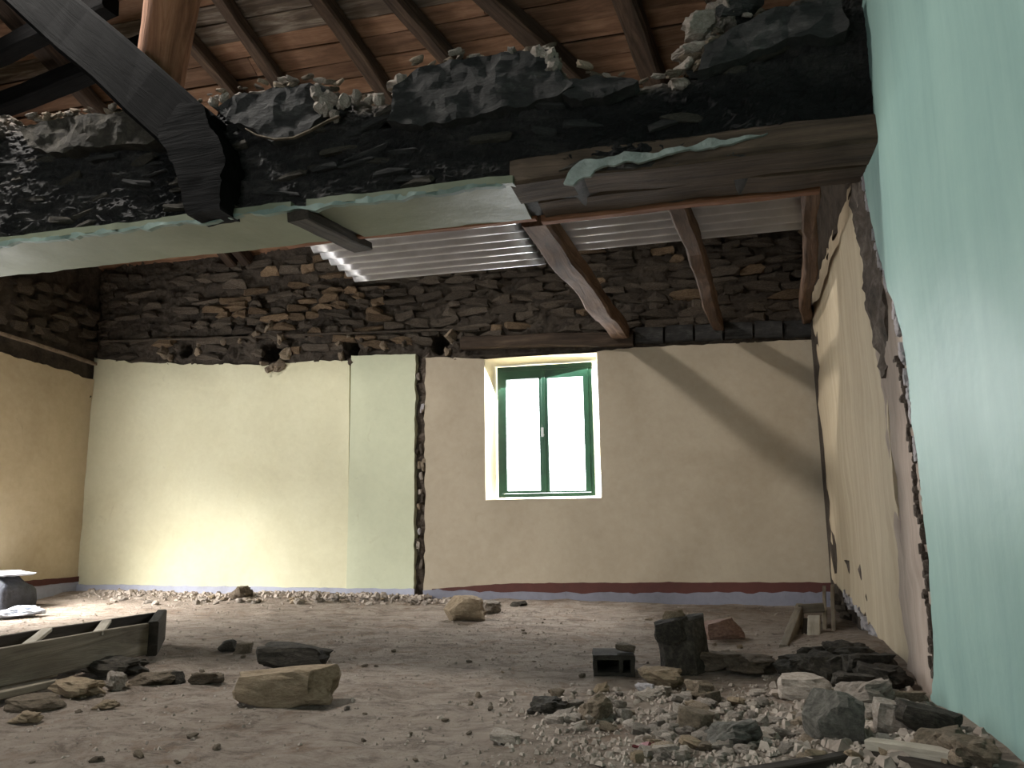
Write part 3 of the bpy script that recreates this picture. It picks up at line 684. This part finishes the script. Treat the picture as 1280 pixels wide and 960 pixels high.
# rubble on the crest
for k in range(110):
    x = rnd.uniform(-4.6, .45); 
    if -3.05 < x < -2.72: continue
    s = rnd.uniform(.03, .085)
    pale = -2.25 < x < -1.45 or rnd.random() < .45
    lump('crest_stone', (x, YF+rnd.uniform(.0, .4), top(x)+rnd.uniform(-.045, -.005)), (s*1.9, s*1.3, s*.7), 'rubble_pale' if pale else 'mortar_tan', WM, k, (rnd.uniform(-.4, .4), rnd.uniform(-.4, .4), rnd.uniform(-.6, .6)))
for k, (x, y, s) in enumerate([(400, 118, .10), (405, 135, .09), (412, 122, .09), (430, 128, .08), (418, 145, .06), (446, 122, .06), (462, 124, .05), (475, 124, .06), (640, 68, .07), (672, 68, .09), (686, 72, .09), (692, 84, .08), (500, 100, .07), (505, 112, .06), (497, 118, .05), (300, 122, .05), (280, 124, .06), (268, 128, .05)]):
    lump('crest_stone', atY(x, y, 3.45), (s, s*.8, s), 'rubble_pale', WM, k+3)
for k, (x, y, w_, h, mt) in enumerate([(877, 32, .16, .10, 'rubble_pale'), (925, 12, .22, .13, 'slab'), (905, 20, .10, .12, 'rubble_pale'), (862, 66, .12, .06, 'rubble_pale'), (875, 82, .10, .05, 'mortar_tan'), (855, 84, .06, .05, 'rubble_pale'), (893, 60, .14, .07, 'rubble_brown'), (960, 30, .2, .1, 'slab')]):
    p = atY(x, y, 3.5)
    o = bpy.data.objects.new('loose_rock', with_mat(BIG[k % 6], mt)); C.objects.link(o); o.location = p; o.scale = (w_, .14, h); o.rotation_euler = (.2, rnd.uniform(-.4, .1), .3)
    tag(o, ['round pale rock perched on the broken wall crest', 'large tilted slab of stone highest on the broken crest', 'narrow pale stone wedged beside the large tilted slab', 'flat pale stone under the round rock on the crest', 'small tan stone low on the step of the broken crest', 'smallest pale stone at the left foot of the rock pile on the crest', 'brown stone behind the round pale rock on the crest', 'dark flat stone right of the large tilted slab on the crest'][k], 'rock')
for k in range(110):
    x = rnd.uniform(-4.3, .35)
    if -3.1 < x < -2.7: continue
    s = rnd.uniform(.012, .036)
    lump('crest_stone', (x, YF-.07+rnd.uniform(-.01, .06), top(x)+rnd.uniform(-.03, -.004)), (s*2.2, s, s*.8), rnd.choice(['rubble_pale', 'mortar_tan', 'rubble_brown']), WM, k, (rnd.uniform(-.4, .4), rnd.uniform(-.4, .4), rnd.uniform(-.6, .6)))
# crescent scar below the left slab
arc = [(308, 162), (322, 170), (345, 175), (368, 173), (390, 163), (410, 152), (425, 146)]
for a, b_ in zip(arc, arc[1:]):
    beam('scar_lip', atY(*a, 3.40), atY(*b_, 3.40), .02, .007, 'rubble_brown', WM, seg=4, amp=.003)
# pale green soffit, brown timbers, white streaks
def soff(pts, mat, name='soffit_board', z=ZS-.012, th=.03, edge=.008):
    Q = [(atZ(a, b_, z).x, atZ(a, b_, z).y) for a, b_ in pts]
    Q = [(x, y) for x, y in Q]
    return sheet(name, Q, lambda u, v, w_: Vector((u, v, z-w_)), -0 or th, mat, WM, res=.07, amp=.012, step=.06, edge=edge, nscale=2.5)
def soffit_rect(x0, x1, y0, y1, slant0=0, slant1=0, **k):
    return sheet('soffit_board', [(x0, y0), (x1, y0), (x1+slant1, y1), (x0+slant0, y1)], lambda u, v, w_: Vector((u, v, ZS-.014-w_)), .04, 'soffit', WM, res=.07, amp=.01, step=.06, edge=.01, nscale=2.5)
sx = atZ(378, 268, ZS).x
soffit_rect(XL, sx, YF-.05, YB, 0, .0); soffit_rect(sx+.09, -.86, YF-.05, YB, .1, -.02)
# ragged mint lip on the front lower edge
lip = [(XL+.2, ZS-.03)]+[(x/100, ZS-.008+.02*fbm((x/100, 0, 0), 4, 3)) for x in range(-640, -90, 12)]+[(-.9, ZS-.03)]
sheet('mint_lip', lip, lambda u, v, w_: Vector((u, YF-.055-w_, v)), .03, 'lip', WM, res=.06, amp=.01, step=.03, edge=.014, nscale=5, smooth=False)
TB = empty('lintel_timber', (-.05, YF, ZS)); tag(TB, 'dark timber lintel exposed under the broken wall beside the mint green wall', 'lintel')
def tb(a, b_, w_, h, mat, **kw):
    o = beam('timber', a, b_, w_, h, mat, seg=24, **kw); o.parent = TB; o.matrix_parent_inverse = Matrix.Translation(-Vector(TB.location)); return o
tb((-.88, YF+.10, ZS+.04), (XR, YF+.10, ZS+.04), .26, .14, 'lintel_wood', amp=.02, seed=1)
tb((-.80, YF+.35, ZS+.05), (XR, YF+.35, ZS+.05), .22, .13, 'lintel_wood', amp=.015, seed=2)
s = px_slab('plaster_streak', [(704, 229), (714, 210), (724, 202), (760, 196), (830, 186), (900, 175), (960, 166), (900, 181), (840, 192), (790, 201), (752, 208), (738, 220), (716, 231)], YF-.05, .02, 'streak', None, amp=.006)
s.parent = TB; s.matrix_parent_inverse = Matrix.Translation(-Vector(TB.location)); s['label'] = 'pale mint plaster streak'

# board and sheets behind the lintel, joists over the far room
tag(beam('board', (atZ(362, 304, 2.44).x, YB+.03, 2.43), (-.86, YB+.03, 2.43), .05, .06, 'orange_wood', seg=20, amp=.01, seed=5), 'thin red brown board along the far edge of the green soffit', 'board')
tag(beam('board', (-.83, YB+.045, 2.44), (.62, YB+.045, 2.44), .07, .10, 'orange_wood', seg=20, amp=.01, seed=8), 'red brown board behind the dark lintel above the metal sheets', 'board')
def jst(a, ya, b_, wd, h, lb, seed, name='joist', mat='joist', za=2.42):
    A = atZ(*a, za); B = atY(*b_, D+.02)
    o = beam(name, (A.x, max(A.y, YB+.1), za+h/2), (B.x, B.y, B.z+h/2), wd, h, mat, seg=20, amp=.025, seed=seed); tag(o, lb, 'joist', 'joists over the far room'); return o
jst((668, 285), 0, (778, 428), .17, .13, 'stout brown joist ending just right of the green window', 1)
jst((848, 252), 0, (894, 415), .10, .12, 'slender brown joist midway between the window and the right corner', 2)
jst((1016, 230), 0, (1008, 410), .08, .14, 'straight brown joist running beside the right-hand beige wall', 3)
o = beam('joist_stub', atZ(372, 262, ZS-.02)+Vector((0, 0, -.02)), atZ(445, 302, ZS-.0)+Vector((0, .12, -.0)), .13, .06, 'dark_wood', seg=8, amp=.02, seed=8); tag(o, 'broken dark joist stub crossing the pale green soffit', 'joist')
def corrug(name, x0, x1, y0, y1, z, label, dz=0):
    bm = bmesh.new(); n = 90; rows = []
    for i in range(n+1):
        y = y0+(y1-y0)*i/n; zz = z+.017*math.cos((y-y0)/.125*math.tau)-.03*(y-y0)
        rows.append([bm.verts.new((x, y, zz+dz*(x-x0))) for x in [x0+(x1-x0)*k/8 for k in range(9)]])
    for i in range(n):
        for k in range(8): bm.faces.new((rows[i][k], rows[i][k+1], rows[i+1][k+1], rows[i+1][k]))
    bmesh.ops.solidify(bm, geom=bm.faces[:], thickness=.0015)
    o = obj(name, from_bm(bm), 'metal', smooth=True); tag(o, label, 'metal sheet'); return o
zc = 2.58
a = atZ(447, 347, zc); b_ = atZ(662, 325, zc); c_ = atZ(1005, 278, zc)
t = empty('corrugated_sheet', (0, 0, 0)); C.objects.unlink(t); bpy.data.objects.remove(t)
corrug('corrugated_sheet', a.x, b_.x+.12, YB+.12, (a.y+b_.y)/2, zc, 'corrugated metal sheet left of the stout joist, edge shining')
corrug('corrugated_sheet', b_.x+.08, .68, YB+.10, (b_.y+c_.y)/2, zc+.02, 'duller corrugated metal sheet right of the stout joist')
p = Vector((atZ(372, 313, 2.465).x, YB+.07, 2.467)); q = Vector((atZ(412, 308, 2.465).x, YB+.07, 2.467))
tag(beam('metal_strip', p, q, .15, .006, 'metal', seg=3, amp=.001), 'short bright metal strip beyond the stub on the soffit', 'metal strip')

# ------------------------------------------------------------------ big dark brace, log, black plate
p = atY(238, 166, 3.43); q = atY(52, 0, 3.43); e = (q-p).normalized()
o = beam('brace', p-e*.12, p+e*4.0, .16, .315, 'charred', seg=24, amp=.012, seed=2); tag(o, 'thick black beam slanting from upper left down onto the broken wall', 'beam')
bm_ = px_slab('black_plate', [(196, 160), (225, 128), (252, 130), (278, 185), (277, 225), (275, 262), (234, 269), (226, 235), (212, 200)], 3.325, .18, 'charred', None, amp=.006)  # flat black plate over the wall face below the brace
tag(bm_, 'black plate on the wall face below the slanting black beam', 'post')
p = atY(198, 132, 3.72); q = atY(216, -40, 3.5)
e = (q-p).normalized()
o = beam('log_post', p-e*.05, p+e*2.5, .27, .27, 'log', seg=26, amp=.02, seed=6, round_=1, taper=1.6); tag(o, 'round orange brown log standing on the wall behind the black beam', 'post')

# ------------------------------------------------------------------ things on the floor
def foot(px, py): p = atZ(px, py, .01); p = atZ(px, py, fz(p.x, p.y)); return p
def put(name, cx, yb, wpx, hpx, dep, mat, label, cat='stone', me=None, rz=0, ry=0, rx=0, group=None):
    p = foot(cx, yb); s = depth_of(p)/F; W_, H_ = wpx*s, hpx*s
    p = p+Vector((0, dep*.45, 0)); 
    o = bpy.data.objects.new(name, with_mat(me, mat)); C.objects.link(o)
    o.location = (p.x, p.y, fz(p.x, p.y)+H_*.44); o.scale = (W_*1.05, dep, H_*1.05); o.rotation_euler = (rx, ry, rz)
    return tag(o, label, cat, group)
put('stone_block', 345, 886, 116, 42, .16, 'rubble_tan', 'long tan stone block with rounded top, nearest of the two long blocks', me=BLOCK[0], rz=.15, ry=-.06)
put('stone_block', 357, 838, 84, 32, .2, 'rubble_black', 'blackened long stone block behind the long tan one', me=BLOCK[1], rz=.1, ry=-.04)
put('stone', 280, 815, 26, 13, .08, 'rubble_black', 'small dark stone left of the two long blocks, farther of the pair', me=BLOCK[2], ry=-.2)
put('stone', 300, 820, 19, 13, .07, 'rubble_brown', 'small grey brown stone touching the blackened long block', me=BLOCK[3])
put('stone', 216, 853, 20, 16, .07, 'rubble_black', 'small upright dark stone right of the wooden frame end', me=BLOCK[4])
put('stone', 251, 857, 34, 15, .10, 'rubble_brown', 'rounded brown earth lump right of the small upright dark stone', me=BIG[0])
put('stone', 178, 858, 46, 15, .14, 'rubble_brown', 'low flat brown stone just in front of the wooden frame end', me=BIG[1])
put('stone', 138, 865, 19, 19, .07, 'rubble_pale', 'round pale stone in front of the wooden frame', me=BIG[2])
put('stone', 82, 873, 56, 22, .14, 'rubble_tan', 'pale tan stone half under the boards of the wooden frame', me=BIG[3])
put('stone', 26, 890, 54, 15, .16, 'rubble_brown', 'flat grey stone at the left edge, farther of the pair', me=BLOCK[5])
put('stone', 22, 906, 32, 12, .08, 'rubble_tan', 'small rounded stone at the left edge, nearer of the pair', me=BIG[4])
put('stone', 125, 887, 22, 9, .07, 'rubble_tan', 'small yellowish stone alone on the dust below the wooden frame', me=BIG[5])
put('stone_block', 576, 777, 47, 29, .22, 'rubble_tan', 'large grey tan stone block on the floor below the torn wall scar', me=BLOCK[2], rz=.1)
put('stone', 609, 768, 24, 14, .14, 'rubble_pale', 'small pale stone right behind the block below the wall scar', me=BIG[2])
put('stone', 296, 750, 20, 14, .14, 'rubble_brown', 'single round grey lump on the rubble strip below the cream wall', me=BIG[5])
put('clod', 647, 758, 18, 6, .1, 'rubble_black', 'small black clod at the wall foot under the window', me=BIG[1])
put('stone', 888, 798, 2, 2, .02, 'rubble_brown', 'x', me=LUMP[0]) if False else None
put('stone_block', 855, 843, 60, 68, .22, 'rubble_black', 'tall dark upright stone block leaning left, largest on the floor', me=BLOCK[3], ry=-.1, rz=.2)
put('stone', 842, 800, 30, 22, .12, 'rubble_black', 'dark stone jutting from the left of the tall upright block', me=BLOCK[0], ry=-.15)
bpy.context.view_layer.update()
o = bpy.data.objects[-1] if False else None
q = [o for o in C.objects if o.get('label', '').startswith('dark stone jutting')][0]; pb = foot(855, 843); sc_ = depth_of(pb)/F
q.location = (atY(840, 795, pb.y+.05).x, pb.y+.05, atY(840, 790, pb.y+.05).z)
o = put('stone', 843, 800, 20, 14, .08, 'rubble_tan', 'small rounded stone resting on top of the tall upright block', me=BIG[1]); z_ = atY(843, 772, pb.y+.12); o.location = z_
put('stone_block', 903, 799, 46, 24, .18, 'terracotta', 'reddish brown broken block behind the tall upright block', me=BLOCK[4], ry=-.12, rz=.3)
# hollow brick: frame-like block with dark opening
p = foot(768, 845); s_ = depth_of(p)/F
HB = empty('hollow_brick', (p.x, p.y, p.z-.005), .15); tag(HB, 'soot black hollow brick lying open side forward on the floor', 'brick')
bm = bmesh.new(); W_, H_, T = 52*s_, 26*s_, .02
box_bm(bm, -W_/2, W_/2, 0, .2, 0, T); box_bm(bm, -W_/2, W_/2, 0, .2, H_-T, H_); box_bm(bm, -W_/2, -W_/2+T, 0, .2, T, H_-T); box_bm(bm, W_/2-T, W_/2, 0, .2, T, H_-T); box_bm(bm, W_*.12, W_*.12+T, 0, .2, T, H_-T); box_bm(bm, -W_/2, W_/2, .18, .2, T, H_-T)
bmesh.ops.subdivide_edges(bm, edges=bm.edges[:], cuts=2, use_grid_fill=True)
for v_ in bm.verts: v_.co += Vector((fbm(v_.co*30, 1, 2), fbm(v_.co*30+Vector((9, 9, 9)), 1, 2), fbm(v_.co*30+Vector((5, 0, 5)), 1, 2)))*.006
obj('shell', from_bm(bm), 'rubble_black', HB)
o = bpy.data.objects.new('brick_fragment', with_mat(BLOCK[1], 'rubble_brown')); C.objects.link(o); o.location = (p.x+.05, p.y+.08, p.z+H_+.02); o.scale = (24*s_, .08, .04); tag(o, 'small brown fragment lying on top of the hollow brick', 'stone')
put('stone', 826, 861, 46, 22, .14, 'rubble_tan', 'low tan stone before the foot of the tall upright block', me=BIG[3])
put('stone', 893, 842, 62, 24, .24, 'rubble_brown', 'low earthy lump right of the tall upright block', me=BIG[0])
put('stone', 940, 846, 56, 18, .24, 'rubble_brown', 'lower earthy lump between the upright block and the dark pile', me=BIG[2])
put('stone_block', 1012, 878, 62, 27, .16, 'rubble_pale', 'pale topped flat stone left of the wide pale slab', me=BLOCK[5], rz=-.1)
put('stone', 1082, 890, 66, 30, .16, 'rubble_pale', 'wide jagged pale slab behind the square grey block', me=BIG[4], ry=-.2)
put('stone_block', 1048, 934, 66, 60, .12, 'rubble_grey', 'square dark grey block standing on edge among the rubble', me=BLOCK[2], ry=.12)
put('stone_block', 1128, 924, 54, 36, .13, 'rubble_pale', 'grey wedge shaped block right of the square dark block', me=BLOCK[4], ry=.15)
put('stone_block', 1168, 924, 70, 30, .12, 'rubble_black', 'dark slab leaning against the grey wedge near the mint wall', me=BLOCK[0], ry=.25)
put('stone', 1092, 902, 34, 16, .08, 'rubble_pale', 'light stone between the square block and the grey wedge', me=BIG[5])
put('stone', 1190, 945, 60, 28, .12, 'rubble_brown', 'brown stone at the foot of the mint green wall', me=BIG[1])
put('stone', 1222, 955, 50, 34, .12, 'rubble_brown', 'earthy stone farthest right against the mint green wall', me=BIG[3])
put('stone', 1136, 886, 40, 20, .1, 'mortar_tan', 'tan lump against the wall scar behind the grey wedge', me=BIG[0])
put('stone', 1100, 880, 24, 12, .08, 'terracotta', 'small reddish lump right of the wide pale slab', me=BIG[2])
put('stone', 868, 918, 42, 26, .1, 'rubble_brown', 'grey angular stone in the pale rubble, left one of a pair', me=BLOCK[3], ry=.2)
put('stone', 915, 935, 60, 24, .12, 'rubble_grey', 'flat grey stone in the pale rubble, right one of a pair', me=BIG[4], ry=-.2)
put('stone', 742, 905, 38, 30, .1, 'mortar_tan', 'leaning tan chunk at the left part of the pale rubble', me=BIG[1], ry=-.5)
put('stone', 680, 893, 40, 16, .12, 'rubble_black', 'dark stone at the left end of the pale rubble', me=BIG[5])
put('stone', 628, 932, 34, 14, .08, 'rubble_pale', 'pale flat stone alone in front of the rubble', me=BLOCK[1])
put('stone', 806, 868, 20, 12, .06, 'white_crumb', 'whitish lump below the low tan stone', me=BIG[3])
put('stone', 876, 874, 30, 20, .08, 'mortar_tan', 'smooth tan stone at the back edge of the pale rubble', me=BIG[2])
# dark pile by the right wall
pl = ['broad', 'rounded', 'flat', 'humped', 'ragged', 'small', 'squat']
for k, (x, y, w_, h) in enumerate([(1090, 846, 54, 34), (1040, 850, 56, 30), (1005, 846, 40, 20), (1062, 828, 50, 24), (1105, 866, 40, 28), (1030, 828, 30, 18), (1075, 866, 46, 22)]):
    put('stone', x, y, w_, h, .2, 'rubble_black', pl[k]+' black stone in the dark pile against the beige wall', me=BIG[k % 6], rz=k)

# pale mortar rubble: individual lumps
zones = [((690, 1000), (865, 950), 150, (.018, .06), 'lump in the rubble spread before the dark stones', 'rubble lumps before the dark stones', 'rubble_pale'),
         ((1000, 1200), (880, 955), 40, (.02, .055), 'lump in the heap at the foot of the mint green wall', 'lumps in the heap by the mint green wall', 'mortar_tan'),
         ((120, 560), (748, 757), 60, (.025, .07), 'lump in the rubble strip below the cream wall', 'lumps in the strip below the cream wall', 'rubble_pale'),
         ((20, 640), (800, 955), 30, (.012, .03), 'stone scattered over the dusty floor on the left', 'scattered stones on the left floor', 'rubble_brown'),
         ((620, 960), (765, 850), 18, (.012, .03), 'stone scattered below the window on the far floor', 'scattered stones on the far floor', 'rubble_brown')]
for (xr, yr, n, sr, lb, gp, mt) in zones:
    for k in range(n):
        a, b2 = rnd.uniform(*xr), rnd.uniform(*yr)
        if xr[0] == 690 and a < 800 and b2 > 915: a += 140
        p = foot(a, b2); s = rnd.uniform(*sr)
        if p.x > XR-.06 or p.x < XL+.1 or p.y > D-.1: continue
        mm = mt if rnd.random() < .7 else rnd.choice(['rubble_brown', 'rubble_tan', 'mortar_tan', 'rubble_pale'])
        o = bpy.data.objects.new('rubble_lump', with_mat(LUMP[k % 10], mm)); C.objects.link(o)
        o.location = (p.x, p.y, p.z+s*.22); o.scale = (s*rnd.uniform(1, 1.7), s*rnd.uniform(.8, 1.3), s*rnd.uniform(.5, .9)); o.rotation_euler = (rnd.uniform(-.3, .3), rnd.uniform(-.3, .3), rnd.uniform(0, 6))
        wd_ = {'rubble_brown': 'dark brown', 'rubble_tan': 'tan', 'mortar_tan': 'rough light brown', 'rubble_pale': 'pale grey'}[mm]; big = s > (sr[0]+sr[1])/2
        tag(o, ('larger ' if big else 'small ')+wd_+' '+lb, 'rubble', gp+(', larger ' if big else ', small ')+wd_+' ones')
# grit
def grit():
    V, Fc = [], []
    base = [(-.5, -.5, -.3), (.5, -.4, -.3), (.4, .5, -.3), (-.4, .45, -.3), (-.2, -.25, .35), (.3, -.2, .25), (.1, .3, .4)]
    bf = [(0, 1, 5, 4), (1, 2, 6, 5), (2, 3, 6), (3, 0, 4, 6), (4, 5, 6)]
    def add(x, y, s):
        k = len(V); a = rnd.uniform(0, 6.28); ca, sa = math.cos(a), math.sin(a); z = fz(x, y); j = [rnd.uniform(.7, 1.4) for _ in range(3)]
        for bx, by, bz in base: V.append((x+s*(bx*ca*j[0]-by*sa*j[1]), y+s*(bx*sa*j[0]+by*ca*j[1]), z+s*.3+s*bz*j[2]*.8))
        for f in bf: Fc.append(tuple(k+i for i in f))
    for _ in range(9000):
        y = rnd.uniform(1.9, 6.95); x = rnd.uniform(-6.0, .75); add(x, y, abs(rnd.gauss(0, .005))+.003)
    for _ in range(2200):
        p = foot(rnd.gauss(860, 120), rnd.uniform(862, 958)); 
        if p.x < XR-.03: add(p.x, p.y, abs(rnd.gauss(0, .009))+.004)
    for _ in range(1500):
        p = foot(rnd.gauss(1090, 70), rnd.uniform(845, 958)); 
        if p.x < XR-.03: add(p.x, p.y, abs(rnd.gauss(0, .016))+.006)
    for _ in range(2600):
        x = rnd.uniform(-6.4, -2.2); add(x, D-.05-abs(rnd.gauss(0, .16)), abs(rnd.gauss(0, .018))+.006)
    o = obj('grit', pyd('grit', V, Fc), 'dust_grit'); tag(o, 'loose pale grit and crumbs strewn over the floor', 'grit', kind='stuff')
grit()

# ------------------------------------------------------------------ wooden frame at left
def post_box(parent, name, a, b_, w_, h, mat, seed=0, amp=.005, label=None):
    o = beam(name, a, b_, w_, h, mat, seg=10, amp=amp, seed=seed)
    o.parent = parent; o.matrix_parent_inverse = Matrix.Translation(-Vector(parent.location))
    if label: o['label'] = label
    return o
pr = foot(198, 826); FR = empty('wooden_frame', pr); tag(FR, 'old wooden drawer-like frame with cross slats lying tilted at far left', 'wooden frame')
zr = .16
A = atY(182, 790, pr.y); B0 = atZ(0, 838, .20); 
# rails
na, nb = Vector((pr.x-.06, pr.y, pr.z+.12)), Vector((atZ(-60, 856, .12).x, atZ(-60, 856, .12).y, .15))
print('frame', pr, na, nb)
dirv = (nb-na).normalized()
far_off = Vector((-.32, .42, 0))
post_box(FR, 'rail', na, nb, .025, .17, 'grey_wood', 1)
post_box(FR, 'rail', na+far_off, nb+far_off, .025, .17, 'dark_wood', 2)
post_box(FR, 'end_board', na+Vector((.03, -.03, 0)), na+far_off+Vector((.02, .04, 0)), .06, .19, 'dark_wood', 3)
for k, t in enumerate((.42, .85, 1.3)):
    post_box(FR, 'slat', na+dirv*t+Vector((0, 0, .075)), na+far_off+dirv*t+Vector((0, 0, .075)), .05, .02, 'dusty_edge', k+4)
for k, (a, b_) in enumerate([((58, 850), (120, 832)), ((-20, 874), (62, 852)), ((-40, 892), (60, 866))]):
    p = foot(*a); q = foot(*b_); p.z += .05; q.z += .045
    tag(beam('board', p, q, .09, .035, 'dusty_edge' if k < 2 else 'grey_wood', seg=6, amp=.006, seed=k+30), ['right', 'left', 'lowest'][k]+' dusty board lying under the near side of the wooden frame', 'board')
put('stone', 122, 848, 76, 22, .2, 'rubble_black', 'black rubble lump under the end of the wooden frame', me=BIG[3])

# bundle at far left
p = foot(2, 763); s_ = depth_of(p)/F
SK = empty('sack', (p.x-.08, p.y+.1, p.z)); tag(SK, 'dark blue grey sack standing by the left wall at the frame edge', 'sack')
o = obj('body', with_mat(rock_mesh(300, 6, .10, .92), 'sack'), None, SK, True); o.location = (0, 0, 20*s_); o.scale = (46*s_, .35, 50*s_)
o = obj('top_sheet', with_mat(rock_mesh(301, 6, .35, .5), 'white_sheet'), None, SK, True); o.location = (-.01, -.02, 44*s_); o.scale = (46*s_, .34, 9*s_)
put('plastic_sheet', 2, 773, 40, 11, .3, 'white_sheet', 'crumpled white sheet on the bright floor before the blue grey sack', 'sheet', me=BIG[5])

# ------------------------------------------------------------------ timber debris at right
def stick(a, za, b_, zb_, w_, h, mat, lb, seed, cat='board', name='board'):
    p = atZ(*a, za); q = atZ(*b_, zb_)
    return tag(beam(name, p, q, w_, h, mat, seg=12, amp=.008, seed=seed), lb, cat)
def stickY(a, b_, y0, y1, w_, h, mat, lb, seed):
    return tag(beam('board', atY(*a, y0), atY(*b_, y1), w_, h, mat, seg=10, amp=.006, seed=seed), lb, 'board')
stickY((1000, 764), (980, 818), 6.0, 4.85, .05, .10, 'grey_wood', 'slanting grey board leftmost of the timber scraps in the right corner', 1)
stickY((1017, 772), (1017, 799), 5.5, 5.2, .075, .03, 'dusty_edge', 'short pale board amid the timber scraps in the right corner', 2)
stickY((998, 762), (1030, 760), 5.9, 5.9, .05, .06, 'grey_wood', 'grey crossbar over the short pale board in the right corner', 3)
stickY((1031, 736), (1032, 792), 6.6, 5.5, .025, .04, 'grey_wood', 'left one of two thin upright laths in the right corner', 4)
stickY((1039, 734), (1043, 795), 6.5, 5.4, .025, .04, 'grey_wood', 'right one of two thin upright laths in the right corner', 5)
stickY((1008, 778), (1006, 806), 5.7, 5.2, .03, .06, 'dark_wood', 'dark stub beside the slanting grey board in the right corner', 6)
stick((1086, 930), .09, (1190, 948), .10, .05, .035, 'dusty_edge', 'pale splintered board lying before the grey wedge block', 7)
stick((925, 968), .03, (1100, 940), .06, .05, .04, 'dark_wood', 'dark curved timber at the bottom edge of the picture', 8)
stick((1095, 944), .06, (1215, 975), .07, .06, .04, 'dark_wood', 'dark timber at bottom right running under the pale splintered board', 9)
p = foot(810, 935)
o = sheet('red_scrap', [(p.x-.05, p.y-.02), (p.x+.03, p.y-.025), (p.x+.055, p.y+.02), (p.x-.02, p.y+.015)], lambda u, v, w_: Vector((u, v, fz(u, v)+.012+w_)), .006, 'red', res=.015, amp=.02, step=.015, edge=.006, nscale=20)
tag(o, 'small dark red scrap lying in the rubble near the bottom edge', 'scrap')
